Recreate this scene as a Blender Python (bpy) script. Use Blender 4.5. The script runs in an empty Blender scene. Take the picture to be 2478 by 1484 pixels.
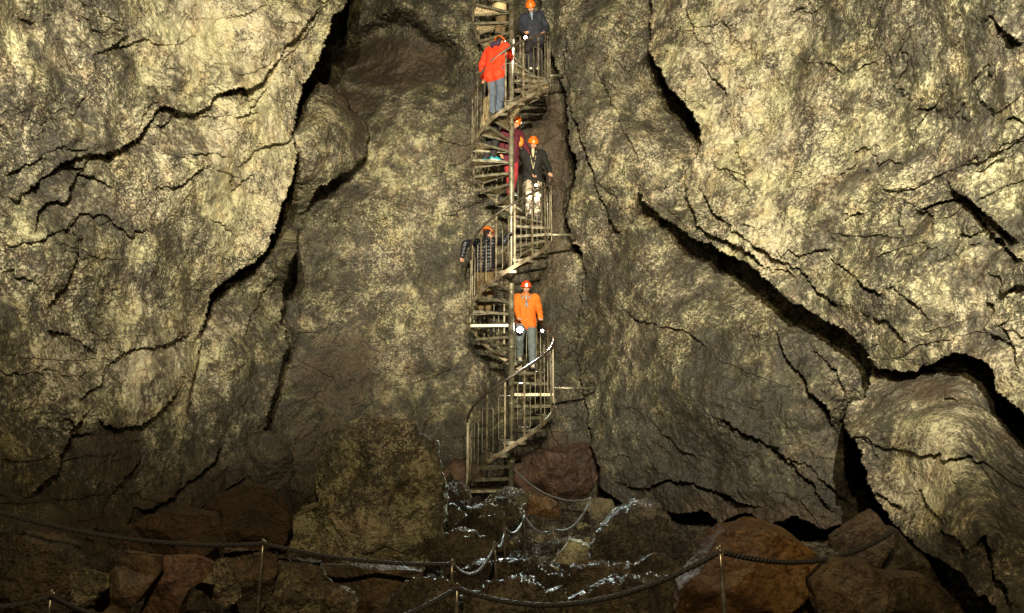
import bpy, bmesh, math, random
import numpy as np
from mathutils import Vector, Matrix

R = math.radians
SC = bpy.context.scene
COL = SC.collection
rng = random.Random(7)

# ------------------------------------------------------------------ camera, light, exposure
CAM = np.array([0.0, 0.0, 1.2])
PITCH = R(10.0)
F = 1652.0                                   # focal length in picture units (picture 2478 units wide)
cd = bpy.data.cameras.new('camera'); cam = bpy.data.objects.new('camera', cd); COL.objects.link(cam)
cam.location = CAM; cam.rotation_euler = (R(90) + PITCH, 0, 0)
cd.sensor_width = 36.0; cd.lens = 24.0; cd.clip_start = 0.05; cd.clip_end = 200
SC.camera = cam

w = bpy.data.worlds.new('World'); SC.world = w; w.use_nodes = True
w.node_tree.nodes['Background'].inputs[0].default_value = (1.0, 0.72, 0.40, 1)
w.node_tree.nodes['Background'].inputs[1].default_value = 0.006      # faint bounce of the unseen part of the cave
SC.view_settings.view_transform = 'Standard'; SC.view_settings.look = 'None'
SC.view_settings.exposure = 0.0; SC.view_settings.gamma = 1.0
SC.cycles.max_bounces = 5; SC.cycles.diffuse_bounces = 2; SC.cycles.glossy_bounces = 2
SC.cycles.transparent_max_bounces = 16
SC.cycles.use_denoising = True; SC.cycles.denoising_prefilter = 'NONE'; SC.cycles.denoising_input_passes = 'RGB_ALBEDO_NORMAL'
SC.cycles.sample_clamp_indirect = 2.0; SC.cycles.use_light_tree = True; SC.cycles.use_adaptive_sampling = False

def flood(name, loc, aim, watts, deg, blend, color=(1.0, 0.80, 0.44), size=0.05):
    l = bpy.data.lights.new(name, 'SPOT'); o = bpy.data.objects.new(name, l); COL.objects.link(o)
    l.energy = watts; l.color = color; l.spot_size = R(deg); l.spot_blend = blend; l.shadow_soft_size = size
    o.location = loc
    o.rotation_euler = (Vector(aim) - Vector(loc)).to_track_quat('-Z', 'Y').to_euler()
    return o

def P(x, y, Y):
    """picture point (2478 x 1484 units) at horizontal distance Y in front of the camera -> world point"""
    a = (np.asarray(x, float) - 1239.0) / F; b = (742.0 - np.asarray(y, float)) / F
    dy = math.cos(PITCH) - math.sin(PITCH) * b; dz = math.sin(PITCH) + math.cos(PITCH) * b
    t = Y / dy
    return np.stack([CAM[0] + a * t, CAM[1] + dy * t, CAM[2] + dz * t], -1)
def proj(p):
    q = np.asarray(p, float) - CAM
    fw = q[1] * math.cos(PITCH) + q[2] * math.sin(PITCH); up = -q[1] * math.sin(PITCH) + q[2] * math.cos(PITCH)
    return (1239 + F * q[0] / fw, 742 - F * up / fw)

WARM = (1.0, 0.90, 0.70)
flood('flood_or_fill_lamp', (-0.8, -0.6, 4.7), P(470, 100, 11), 11200, 78, 1.0, WARM)
flood('flood_or_fill_lamp', (0.8, -0.6, 4.7), P(1950, 330, 10), 12000, 80, 1.0, WARM)
flood('flood_or_fill_lamp', (0.0, -0.6, 4.7), P(1130, 420, 14), 5600, 60, 1.0, (1.0, 0.83, 0.54))
flood('flood_or_fill_lamp', (0.0, -0.6, 4.4), P(1239, 1000, 12), 1600, 130, 1.0, (1.0, 0.76, 0.42))  # fill lamp, added to lift the dim floor and lower walls

# ------------------------------------------------------------------ noise
_pr = np.random.RandomState(11)
_perm = _pr.permutation(512).astype(np.int32)
_grad = _pr.normal(size=(512, 3)).astype(np.float32); _grad /= np.linalg.norm(_grad, axis=1)[:, None]
def perlin(p):
    p = np.asarray(p, np.float32); i = np.floor(p).astype(np.int32); f = p - i
    u = f * f * f * (f * (f * 6 - 15) + 10); out = np.zeros(len(p), np.float32)
    for dx in (0, 1):
        for dy in (0, 1):
            for dz in (0, 1):
                h = _perm[(_perm[(_perm[(i[:, 0] + dx) & 511] + i[:, 1] + dy) & 511] + i[:, 2] + dz) & 511]
                g = _grad[h]
                d = g[:, 0] * (f[:, 0] - dx) + g[:, 1] * (f[:, 1] - dy) + g[:, 2] * (f[:, 2] - dz)
                wt = (u[:, 0] if dx else 1 - u[:, 0]) * (u[:, 1] if dy else 1 - u[:, 1]) * (u[:, 2] if dz else 1 - u[:, 2])
                out += wt * d
    return out * 1.5
def fbm(p, octs=4, gain=0.5, lac=2.03, ridged=False):
    p = np.asarray(p, np.float32); a = 1.0; s = np.zeros(len(p), np.float32); n = 0
    for k in range(octs):
        v = perlin(p + k * 17.3)
        if ridged: v = 1 - 2 * np.abs(v)
        s += a * v; n += a; a *= gain; p = p * lac
    return s / n
def cells(p, seed=0):
    """cellular facets: height of a randomly tilted plane of the nearest cell (2-D points), and the distance to the cell border"""
    p = np.asarray(p, np.float32); i = np.floor(p).astype(np.int32)
    d1 = np.full(len(p), 9.0, np.float32); d2 = d1.copy(); h = np.zeros(len(p), np.float32)
    for dx in (-1, 0, 1):
        for dy in (-1, 0, 1):
            cx = i[:, 0] + dx; cy = i[:, 1] + dy
            k = _perm[(_perm[(cx + seed * 37) & 511] + cy) & 511]
            g = _grad[k]; g2 = _grad[(k * 7 + 13) & 511]
            rx = p[:, 0] - (cx + 0.5 + 0.4 * g2[:, 0]); ry = p[:, 1] - (cy + 0.5 + 0.4 * g2[:, 1])
            d = np.sqrt(rx * rx + ry * ry); hh = g2[:, 2] * 0.6 + g[:, 0] * rx * 0.9 + g[:, 1] * ry * 0.9
            m = d < d1
            d2 = np.where(m, d1, np.minimum(d2, d)); h = np.where(m, hh, h); d1 = np.where(m, d, d1)
    return h, d2 - d1
def sstep(a, b, x):
    t = np.clip((x - a) / (b - a), 0, 1); return t * t * (3 - 2 * t)

# ------------------------------------------------------------------ materials
def mat(name):
    m = bpy.data.materials.new(name); m.use_nodes = True
    nt = m.node_tree; return m, nt, nt.nodes['Principled BSDF']
def node(nt, typ, **kw):
    n = nt.nodes.new(typ)
    for k, v in kw.items():
        if k in n.inputs: n.inputs[k].default_value = v
        else: setattr(n, k, v)
    return n
def ramp(nt, fac, stops):
    r = nt.nodes.new('ShaderNodeValToRGB'); nt.links.new(fac, r.inputs[0])
    el = r.color_ramp.elements
    while len(el) < len(stops): el.new(0.5)
    for e, (p, c) in zip(el, stops): e.position = p; e.color = (*c, 1) if len(c) == 3 else c
    return r
def mixc(nt, fac, a, b, typ='MIX'):
    m = nt.nodes.new('ShaderNodeMix'); m.data_type = 'RGBA'; m.blend_type = typ
    for s, v in ((m.inputs[0], fac), (m.inputs[6], a), (m.inputs[7], b)):
        if hasattr(v, 'node'): nt.links.new(v, s)
        else: s.default_value = v if not isinstance(v, tuple) else (*v, 1)
    return m.outputs[2]
def mth(nt, op, a, b=None, c=None, clamp=False):
    m = nt.nodes.new('ShaderNodeMath'); m.operation = op; m.use_clamp = clamp
    for k, v in enumerate((a, b, c)):
        if v is None: continue
        if hasattr(v, 'node'): nt.links.new(v, m.inputs[k])
        else: m.inputs[k].default_value = v
    return m.outputs[0]

def rock_mat(name, dark, mid, pale, brown, scale=1.0, bump=1.0, rough=(0.35, 0.75), tint=True, spec=0.5, palebias=0.0):
    m, nt, b = mat(name)
    geo = nt.nodes.new('ShaderNodeNewGeometry'); pos = geo.outputs['Position']
    def noise(s, d=6, r=0.6, dist=0.0, vec=None):
        n = node(nt, 'ShaderNodeTexNoise', Scale=s * scale, Detail=d, Roughness=r, Distortion=dist)
        nt.links.new(vec or pos, n.inputs['Vector']); return n.outputs['Fac']
    big = noise(0.55, 4, 0.55); med = noise(2.6, 5, 0.62, 0.4); fine = noise(15, 6, 0.72); grit = noise(55, 4, 0.7)
    vor = node(nt, 'ShaderNodeTexVoronoi', Scale=26 * scale); nt.links.new(pos, vor.inputs['Vector'])
    vs = node(nt, 'ShaderNodeTexVoronoi', Scale=46 * scale); nt.links.new(pos, vs.inputs['Vector'])
    sv = nt.nodes.new('ShaderNodeSeparateColor'); nt.links.new(vs.outputs['Color'], sv.inputs[0])
    spk = ramp(nt, noise(0.9, 3, 0.6), [(0.38, (.15, .15, .15)), (0.62, (1, 1, 1))]).outputs[0]
    # how much pale crust: blotches at several sizes
    s = mth(nt, 'MULTIPLY', big, 0.75); s = mth(nt, 'ADD', s, mth(nt, 'MULTIPLY', med, 1.15)); s = mth(nt, 'ADD', s, mth(nt, 'MULTIPLY', fine, 0.95))
    s = mth(nt, 'ADD', s, mth(nt, 'MULTIPLY', grit, 0.50)); s = mth(nt, 'ADD', s, palebias); s = mth(nt, 'ADD', s, mth(nt, 'MULTIPLY', mth(nt, 'SUBTRACT', sv.outputs[0], 0.5), mth(nt, 'MULTIPLY', 0.45, spk)))
    if tint:
        at = node(nt, 'ShaderNodeAttribute', attribute_name='tint'); sep = nt.nodes.new('ShaderNodeSeparateColor'); nt.links.new(at.outputs['Color'], sep.inputs[0])
        s = mth(nt, 'ADD', s, mth(nt, 'MULTIPLY', mth(nt, 'SUBTRACT', sep.outputs[1], 0.5), 0.9))
    r = ramp(nt, mth(nt, 'MULTIPLY', s, 1 / 3.35), [(0.425, dark), (0.475, tuple((d*1.3 + q*.7) / 2 for d, q in zip(dark, mid))), (0.515, mid), (0.555, pale), (0.63, tuple(min(.8, q * 1.25) for q in pale))])
    c = r.outputs[0]
    hue = noise(1.3, 3, 0.5)
    c = mixc(nt, mth(nt, 'MULTIPLY', ramp(nt, hue, [(0.42, (0, 0, 0)), (0.62, (1, 1, 1))]).outputs[0], 0.45), c, mixc(nt, 1.0, c, (0.92, 1.0, 0.72), 'MULTIPLY'))
    hue2 = noise(3.1, 3, 0.5)
    c = mixc(nt, mth(nt, 'MULTIPLY', ramp(nt, hue2, [(0.5, (0, 0, 0)), (0.66, (1, 1, 1))]).outputs[0], 0.5), c, mixc(nt, 1.0, c, (1.0, 0.82, 0.66), 'MULTIPLY'))
    mp = node(nt, 'ShaderNodeMapping'); nt.links.new(pos, mp.inputs['Vector']); mp.inputs['Scale'].default_value = (3.2, 3.2, 0.55)
    stk = noise(1.0, 5, 0.65, 0.6, mp.outputs[0])
    c = mixc(nt, ramp(nt, stk, [(0.52, (0, 0, 0)), (0.68, (.62, .62, .62))]).outputs[0], c, mixc(nt, 1.0, c, (0.42, 0.36, 0.28), 'MULTIPLY'))
    # dark pits
    pit = ramp(nt, vor.outputs['Distance'], [(0.0, (0, 0, 0)), (0.35, (1, 1, 1))]).outputs[0]
    c = mixc(nt, 0.35, c, mixc(nt, 1.0, c, pit, 'MULTIPLY'))
    if tint:
        bc = ramp(nt, mth(nt, 'MULTIPLY_ADD', fine, 0.5, mth(nt, 'MULTIPLY', med, 0.5)), [(0.36, tuple(v * 0.4 for v in brown)), (0.5, brown), (0.66, tuple(min(1, v * 1.8) for v in brown))]).outputs[0]
        edge = mth(nt, 'ADD', sep.outputs[0], mth(nt, 'MULTIPLY', mth(nt, 'SUBTRACT', med, 0.5), 0.9))
        edge = mth(nt, 'ADD', edge, mth(nt, 'MULTIPLY', mth(nt, 'SUBTRACT', fine, 0.5), 0.7))
        wgt = ramp(nt, edge, [(0.33, (0, 0, 0)), (0.62, (1, 1, 1))]).outputs[0]
        c = mixc(nt, mth(nt, 'MULTIPLY', wgt, mth(nt, 'GREATER_THAN', sep.outputs[0], 0.02)), c, bc)
    nt.links.new(c, b.inputs['Base Color'])
    rr = node(nt, 'ShaderNodeMapRange'); nt.links.new(fine, rr.inputs[0])
    rr.inputs[1].default_value = 0.3; rr.inputs[2].default_value = 0.7; rr.inputs[3].default_value = rough[0]; rr.inputs[4].default_value = rough[1]
    nt.links.new(rr.outputs[0], b.inputs['Roughness']); b.inputs['Specular IOR Level'].default_value = spec
    h = mth(nt, 'MULTIPLY_ADD', grit, 0.35, mth(nt, 'MULTIPLY', fine, 1.0)); h = mth(nt, 'MULTIPLY_ADD', vor.outputs['Distance'], 0.35, h); h = mth(nt, 'MULTIPLY_ADD', med, 1.6, h)
    bp = node(nt, 'ShaderNodeBump', Strength=0.7 * bump, Distance=0.05); nt.links.new(h, bp.inputs['Height']); nt.links.new(bp.outputs[0], b.inputs['Normal'])
    return m

def plain_mat(name, col, rough=0.6, metal=0.0, spec=0.5, var=0.25, vscale=20.0, bump=0.0, bscale=60.0, coord='Object', col2=None):
    m, nt, b = mat(name)
    tc = nt.nodes.new('ShaderNodeTexCoord')
    n = node(nt, 'ShaderNodeTexNoise', Scale=vscale, Detail=5.0, Roughness=0.6); nt.links.new(tc.outputs[coord], n.inputs['Vector'])
    lo = tuple(v * (1 - var) for v in col); hi = col2 or tuple(min(1, v * (1 + var)) for v in col)
    r = ramp(nt, n.outputs['Fac'], [(0.35, lo), (0.65, hi)]); nt.links.new(r.outputs[0], b.inputs['Base Color'])
    b.inputs['Metallic'].default_value = metal; b.inputs['Specular IOR Level'].default_value = spec
    rr = node(nt, 'ShaderNodeMapRange'); nt.links.new(n.outputs['Fac'], rr.inputs[0]); rr.inputs[1].default_value = .3; rr.inputs[2].default_value = .7
    rr.inputs[3].default_value = max(.05, rough - .12); rr.inputs[4].default_value = min(1, rough + .12); nt.links.new(rr.outputs[0], b.inputs['Roughness'])
    if bump:
        n2 = node(nt, 'ShaderNodeTexNoise', Scale=bscale, Detail=4.0); nt.links.new(tc.outputs[coord], n2.inputs['Vector'])
        bp = node(nt, 'ShaderNodeBump', Strength=bump, Distance=0.02); nt.links.new(n2.outputs['Fac'], bp.inputs['Height']); nt.links.new(bp.outputs[0], b.inputs['Normal'])
    return m

M = {}
DARK, MID, PALE, BROWN = (0.040, 0.037, 0.027), (0.160, 0.144, 0.096), (0.42, 0.385, 0.265), (0.056, 0.041, 0.025)
M['wall'] = rock_mat('crusted_rock', DARK, MID, PALE, BROWN)
M['boulder'] = rock_mat('boulder_rock', (0.035, 0.028, 0.018), (0.080, 0.064, 0.038), (0.18, 0.155, 0.095), (0.060, 0.035, 0.018), scale=1.3, bump=1.0, rough=(0.25, 0.6))
M['brown'] = rock_mat('brown_rock', (0.026, 0.018, 0.010), (0.055, 0.037, 0.021), (0.088, 0.060, 0.034), (0.1, .05, .02), scale=1.2, bump=0.55, rough=(0.4, 0.75), tint=False)
M['rust'] = rock_mat('rusty_rock', (0.045, 0.024, 0.010), (0.10, 0.051, 0.018), (0.16, 0.088, 0.033), (0.1, .05, .02), scale=1.0, bump=0.5, rough=(0.35, 0.7), tint=False)
M['red'] = rock_mat('red_rock', (0.030, 0.017, 0.011), (0.068, 0.036, 0.021), (0.115, 0.064, 0.038), (0.1, .05, .02), scale=1.2, bump=0.6, rough=(0.4, 0.75), tint=False)
M['pale'] = rock_mat('pale_rock', (0.09, 0.08, 0.05), (0.30, 0.27, 0.17), (0.55, 0.5, 0.33), (0.1, .05, .02), scale=1.6, bump=1.0, rough=(0.4, 0.8), tint=False)
M['wet'] = rock_mat('wet_rock', (0.026, 0.021, 0.016), (0.085, 0.068, 0.047), (0.17, 0.145, 0.10), (0.05, .025, .012), scale=1.4, bump=1.7, rough=(0.12, 0.45), tint=False, spec=0.6)

# ------------------------------------------------------------------ object helpers
def tag(o, label=None, cat=None, group=None, kind=None):
    for k, v in (('label', label), ('category', cat), ('group', group), ('kind', kind)):
        if v: o[k] = v
    return o
def thing(name, label, cat, loc=(0, 0, 0), group=None):
    o = bpy.data.objects.new(name, None); COL.objects.link(o); o.location = tuple(float(v) for v in loc)
    o.empty_display_size = 0.1
    return tag(o, label, cat, group)
def mesh_obj(name, verts, faces, m, parent=None, loc=None, smooth=False):
    """one mesh object; verts in world space (loc or the parent's location is subtracted)"""
    me = bpy.data.meshes.new(name)
    v = np.asarray(verts, np.float64)
    base = np.array(loc) if loc is not None else np.zeros(3)
    if parent is not None:
        q = parent; 
        base = np.array(worldloc(parent)) if loc is None else np.array(loc)
    v = v - base
    if isinstance(faces, np.ndarray):
        n = len(faces); k = faces.shape[1]
        me.vertices.add(len(v)); me.vertices.foreach_set('co', v.astype(np.float32).ravel())
        me.loops.add(n * k); me.loops.foreach_set('vertex_index', faces.astype(np.int32).ravel())
        me.polygons.add(n); me.polygons.foreach_set('loop_start', np.arange(0, n * k, k, dtype=np.int32))
        me.update(calc_edges=True); me.validate()
    else:
        me.from_pydata([tuple(q) for q in v], [], faces); me.update()
    if smooth: me.polygons.foreach_set('use_smooth', np.ones(len(me.polygons), bool))
    else: me.polygons.foreach_set('use_smooth', np.zeros(len(me.polygons), bool))
    if isinstance(m, (list, tuple)):
        for q in m: me.materials.append(q)
    else: me.materials.append(m)
    o = bpy.data.objects.new(name, me); COL.objects.link(o)
    if parent is not None:
        o.parent = parent
        if loc is not None: o.location = tuple(np.array(loc) - np.array(worldloc(parent)))
    else: o.location = tuple(base)
    return o
def worldloc(o):
    l = np.array(o.location)
    while o.parent is not None:
        o = o.parent; l = l + np.array(o.location)
    return l

class MB:
    """collects simple solids and links them as ONE mesh object"""
    def __init__(s): s.v = []; s.f = []
    def add(s, v, f):
        b = len(s.v); s.v += [tuple(map(float, q)) for q in v]; s.f += [tuple(b + k for k in q) for q in f]
    def box(s, c, x, y, z):
        c, x, y, z = (np.array(q, float) for q in (c, x, y, z))
        v = [c + i * x + j * y + k * z for i in (-1, 1) for j in (-1, 1) for k in (-1, 1)]
        s.add(v, [(0, 1, 3, 2), (4, 6, 7, 5), (0, 4, 5, 1), (2, 3, 7, 6), (0, 2, 6, 4), (1, 5, 7, 3)])
    def tube(s, pts, r, n=8, closed=False, square=False):
        pts = [np.array(p, float) for p in pts]; m = len(pts); rr = r if hasattr(r, '__len__') else [r] * m
        up = None; rings = []
        for i, p in enumerate(pts):
            a = pts[(i - 1) % m] if (closed or i) else p; b = pts[(i + 1) % m] if (closed or i < m - 1) else p
            t = b - a; t /= max(1e-9, np.linalg.norm(t))
            if up is None:
                up = np.array([0, 0, 1.0]) if abs(t[2]) < 0.9 else np.array([1.0, 0, 0])
            sd = np.cross(t, up); sd /= max(1e-9, np.linalg.norm(sd)); up = np.cross(sd, t); up /= max(1e-9, np.linalg.norm(up))
            rings.append([p + rr[i] * (math.cos(2 * math.pi * k / n + (math.pi / n if square else 0)) * sd + math.sin(2 * math.pi * k / n + (math.pi / n if square else 0)) * up) for k in range(n)])
        v = [q for g in rings for q in g]; f = []
        for i in range(m if closed else m - 1):
            j = (i + 1) % m
            for k in range(n): f.append((i * n + k, i * n + (k + 1) % n, j * n + (k + 1) % n, j * n + k))
        if not closed: f.append(tuple(reversed(range(n)))); f.append(tuple((m - 1) * n + k for k in range(n)))
        s.add(v, f)
    def build(s, name, m, parent=None, loc=None, smooth=False):
        return mesh_obj(name, s.v, s.f, m, parent, loc, smooth)
# ------------------------------------------------------------------ the cave walls: one continuous rock surface
def inpoly(x, y, poly):
    c = np.zeros(x.shape, bool); n = len(poly)
    for i in range(n):
        x0, y0 = poly[i]; x1, y1 = poly[(i + 1) % n]
        if y0 == y1: continue
        m = ((y0 > y) != (y1 > y))
        c ^= m & (x < (x1 - x0) * (y - y0) / (y1 - y0) + x0)
    return c
def surf(x, y, ctrl):
    """smooth depth through scattered control points"""
    c = np.array(ctrl, float); p = c[:, :2] / 1000.0; n = len(c)
    A = np.zeros((n + 3, n + 3)); d = np.linalg.norm(p[:, None] - p[None], axis=2)
    A[:n, :n] = -d; A[:n, n] = 1; A[:n, n + 1:] = p; A[n, :n] = 1; A[n + 1:, :n] = p.T
    A[:n, :n] += np.eye(n) * -0.03
    wv = np.linalg.solve(A, np.concatenate([c[:, 2], np.zeros(3)]))
    out = wv[n] + wv[n + 1] * x / 1000 + wv[n + 2] * y / 1000
    for k in range(n): out = out - wv[k] * np.sqrt((x / 1000 - p[k, 0]) ** 2 + (y / 1000 - p[k, 1]) ** 2 + 0.0016)
    return out
def polydist(x, y, pts):
    """signed distance to a polyline (negative on its left hand when y points down) and the position along it 0..1"""
    pts = np.array(pts, float); seg = pts[1:] - pts[:-1]; L = np.linalg.norm(seg, axis=1); cum = np.concatenate([[0], np.cumsum(L)])
    best = np.full(x.shape, 1e9); sg = np.zeros(x.shape); tt = np.zeros(x.shape)
    for i in range(len(seg)):
        rx = x - pts[i, 0]; ry = y - pts[i, 1]; t = np.clip((rx * seg[i, 0] + ry * seg[i, 1]) / L[i] ** 2, 0, 1)
        d = np.hypot(rx - t * seg[i, 0], ry - t * seg[i, 1]); cr = seg[i, 0] * ry - seg[i, 1] * rx
        m = d < best
        best = np.where(m, d, best); sg = np.where(m, np.sign(cr), sg); tt = np.where(m, (cum[i] + t * L[i]) / cum[-1], tt)
    return best, sg, tt

STEP = 2.6
gx = np.arange(-240, 2725, STEP); gy = np.arange(-330, 1640, STEP)
NX, NY = len(gx), len(gy)
VX, VY = np.meshgrid(gx, gy); VX = VX.ravel(); VY = VY.ravel()
q = np.stack([VX, VY, np.zeros_like(VX)], 1)
wx = VX + 16 * fbm(q / 46, 4, 0.62); wy = VY + 16 * fbm(q / 46 + 40, 4, 0.62)
wx += 5 * fbm(q / 9 + 11, 2, 0.6); wy += 5 * fbm(q / 9 + 61, 2, 0.6)

LEFT = [(870, -400), (837, 0), (809, 37), (801, 82), (784, 102), (774, 135), (760, 179), (731, 200), (727, 228), (723, 285), (703, 322), (713, 347), (719, 383),
        (711, 420), (709, 444), (682, 489), (666, 542), (652, 600), (630, 625), (600, 645), (560, 668), (530, 690), (510, 715), (497, 760), (484, 830), (474, 880),
        (462, 960), (446, 1040), (436, 1120), (436, 1182), (403, 1214), (360, 1234), (327, 1227), (300, 1300), (300, 1700), (-400, 1700), (-400, -400)]
MIDL = [(764, 188), (817, 220), (850, 261), (880, 290), (896, 326), (886, 375), (850, 412), (801, 436), (768, 461), (731, 535), (719, 603), (693, 665), (687, 705),
        (681, 787), (697, 836), (685, 860), (668, 942), (652, 991), (632, 1060), (600, 1140), (540, 1200), (440, 1260), (300, 1300), (200, 1000), (400, 500), (640, 150)]
RIGHT = [(1325, -400), (1305, 0), (1300, 40), (1293, 77), (1313, 92), (1333, 122), (1342, 143), (1348, 170), (1356, 215), (1368, 231), (1375, 286), (1374, 324), (1384, 364),
         (1392, 385), (1392, 426), (1380, 477), (1373, 507), (1376, 544), (1382, 576), (1398, 596), (1407, 617), (1415, 641), (1408, 720), (1395, 800), (1400, 900),
         (1420, 1000), (1440, 1100), (1450, 1180), (1500, 1210), (1530, 1232), (1575, 1222), (1640, 1246), (1700, 1236), (1740, 1262), (1810, 1240), (1860, 1272), (1920, 1250), (1990, 1280), (2080, 1268), (2200, 1400), (2300, 1700), (2900, 1700), (2900, -400)]
NEAR = [(1590, -400), (1575, 0), (1572, 80), (1570, 122), (1576, 130), (1600, 171), (1616, 208), (1649, 240), (1677, 273), (1690, 302), (1694, 340), (1680, 390), (1640, 440),
        (1600, 460), (1560, 455), (1551, 462), (1560, 490), (1576, 505), (1596, 520), (1625, 538), (1653, 560), (1690, 580), (1730, 600), (1770, 618), (1812, 640), (1849, 675),
        (1882, 704), (1918, 733), (1944, 744), (1973, 763), (2003, 777), (2032, 792), (2061, 810), (2083, 836), (2098, 858), (2116, 880), (2131, 891), (2164, 895), (2179, 902),
        (2208, 900), (2237, 891), (2270, 869), (2296, 858), (2333, 851), (2355, 865), (2388, 880), (2406, 906), (2414, 946), (2443, 972), (2478, 998), (2600, 1080), (2900, 1200), (2900, -400)]
LOWR = [(2110, 880), (2102, 913), (2094, 964), (2047, 975), (2041, 1031), (2066, 1058), (2087, 1100), (2094, 1149), (2114, 1194), (2132, 1229), (2153, 1256), (2180, 1281),
        (2194, 1302), (2229, 1326), (2257, 1354), (2299, 1368), (2330, 1392), (2354, 1430), (2386, 1448), (2406, 1470), (2440, 1700), (2900, 1700), (2900, 800), (2300, 700)]
C_BACK = [(1000, -100, 15.6), (950, 60, 15.8), (820, 60, 17.5), (1100, 100, 15.6), (1250, 50, 15.8), (860, 300, 15.6), (1000, 320, 15.2), (1150, 330, 15.6), (1000, 550, 15.0), (1180, 600, 15.3), (800, 560, 14.6),
          (760, 800, 14.3), (660, 1060, 13.4), (900, 800, 14.6), (950, 1000, 14.6), (1100, 900, 15.2), (1230, 900, 15.4), (1320, 300, 15.2), (1330, 550, 15.0), (1340, 800, 14.9), (1400, 1000, 14.4), (1200, 1200, 14.8), (700, 1300, 13.0), (1500, 1300, 13.6), (2000, 1300, 11.5)]
C_LEFT = [(840, -50, 12.0), (760, 180, 12.2), (720, 300, 12.2), (690, 480, 12.0), (650, 600, 11.8), (510, 715, 11.2), (478, 850, 11.1), (450, 1000, 10.9), (440, 1170, 10.4), (330, 1230, 9.6), (0, -100, 6.6), (0, 300, 7.2),
          (0, 700, 7.4), (0, 1000, 7.2), (0, 1300, 6.6), (300, -100, 8.6), (300, 250, 8.9), (300, 600, 9.2), (150, 950, 8.2), (300, 1100, 9.3), (520, 100, 10.2), (520, 400, 10.5), (640, 250, 11.2), (200, 1400, 7.4), (400, 900, 10.2)]
C_MIDL = [(700, 450, 12.9), (720, 600, 12.9), (520, 720, 11.9), (480, 900, 11.4), (460, 1000, 11.0), (440, 1178, 10.5), (640, 1060, 12.5), (670, 900, 12.7), (690, 700, 13.2), (725, 560, 13.5), (760, 190, 13.9), (895, 320, 14.7), (870, 390, 14.3),
          (840, 300, 13.7), (840, 420, 13.9), (800, 440, 13.8), (780, 320, 12.9), (560, 850, 11.7), (600, 1000, 12.0), (520, 1150, 11.3), (330, 1250, 9.7)]
C_RIGHT = [(1310, 50, 14.3), (1370, 200, 13.9), (1390, 400, 13.7), (1380, 500, 13.9), (1420, 640, 14.0), (1400, 800, 14.6), (1420, 1000, 14.1), (1450, 1150, 13.3), (1520, 1215, 12.6), (1500, 100, 13.0), (1550, 200, 13.1), (1610, 260, 13.1), (1660, 320, 12.8), (1540, 330, 12.7), (1600, 430, 12.4), (1560, 520, 12.4), (1680, 580, 12.0), (1780, 660, 11.4),
           (1700, 680, 11.5), (1850, 760, 10.4), (2000, 860, 9.3), (2080, 960, 9.0), (2060, 1150, 9.2), (2060, 1260, 9.4), (1800, 1200, 10.6), (1700, 1000, 10.9), (1600, 750, 11.9), (1530, 950, 12.6), (1850, 1000, 10.0), (2300, 1100, 8.3), (2300, 1400, 8.0)]
C_NEAR = [(1580, 50, 12.1), (1640, 230, 11.5), (1690, 300, 11.3), (1690, 380, 11.1), (1600, 455, 11.75), (1560, 470, 11.75), (1690, 575, 10.7), (1812, 640, 9.8), (1930, 740, 9.1), (2060, 815, 8.4), (2130, 885, 7.9), (2300, 855, 6.9), (2478, 990, 6.2),
          (2478, 600, 6.3), (2478, 200, 6.2), (2478, -100, 6.0), (2200, 300, 8.1), (2000, 400, 9.2), (1850, 100, 10.2), (2100, 600, 8.1), (2300, 500, 7.1), (2050, 100, 8.9), (2250, 0, 7.4), (1750, 450, 10.5)]
C_LOWR = [(2100, 950, 8.0), (2050, 990, 8.0), (2200, 890, 8.0), (2350, 870, 7.25), (2210, 1010, 6.9), (2290, 1030, 6.4), (2060, 1060, 7.6), (2100, 1150, 7.2), (2180, 1280, 6.6), (2300, 1370, 5.9), (2400, 1470, 5.2), (2326, 1097, 6.0), (2380, 1225, 5.5),
          (2375, 1300, 5.4), (2478, 1000, 7.2), (2478, 1150, 6.2), (2478, 1300, 5.4), (2478, 1484, 4.7), (2200, 1150, 6.7)]
depth = surf(VX, VY, C_BACK); region = np.zeros(len(VX), int)
for k, (poly, ctrl) in enumerate(((MIDL, C_MIDL), (LEFT, C_LEFT), (RIGHT, C_RIGHT), (LOWR, C_LOWR), (NEAR, C_NEAR)), 1):
    m = inpoly(wx, wy, poly); depth[m] = surf(VX[m], VY[m], ctrl); region[m] = k

def crack(pts, near, far, ln=60, lf=25, reg=None, w=1.0):
    """a ledge along a line: the rock on its left hand juts out, the other side falls back"""
    global depth
    pa = np.array(pts, float); mg = 3.2 * max(ln, lf)
    mk = (VX > pa[:, 0].min() - mg) & (VX < pa[:, 0].max() + mg) & (VY > pa[:, 1].min() - mg) & (VY < pa[:, 1].max() + mg)
    if reg is not None: mk &= np.isin(region, reg)
    ix = np.nonzero(mk)[0]
    d, s, t = polydist(wx[ix], wy[ix], pts)
    tap = sstep(0, 0.16, t) * sstep(1.0, 0.84, t)
    tap = tap * (0.75 + 0.5 * fbm(np.stack([VX[ix] / 40, VY[ix] / 40, np.full(len(ix), 3.0)], 1), 2))
    depth[ix] += np.where(s < 0, -near * np.exp(-d / ln), far * np.exp(-d / lf)) * tap
A = [2]
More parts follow.
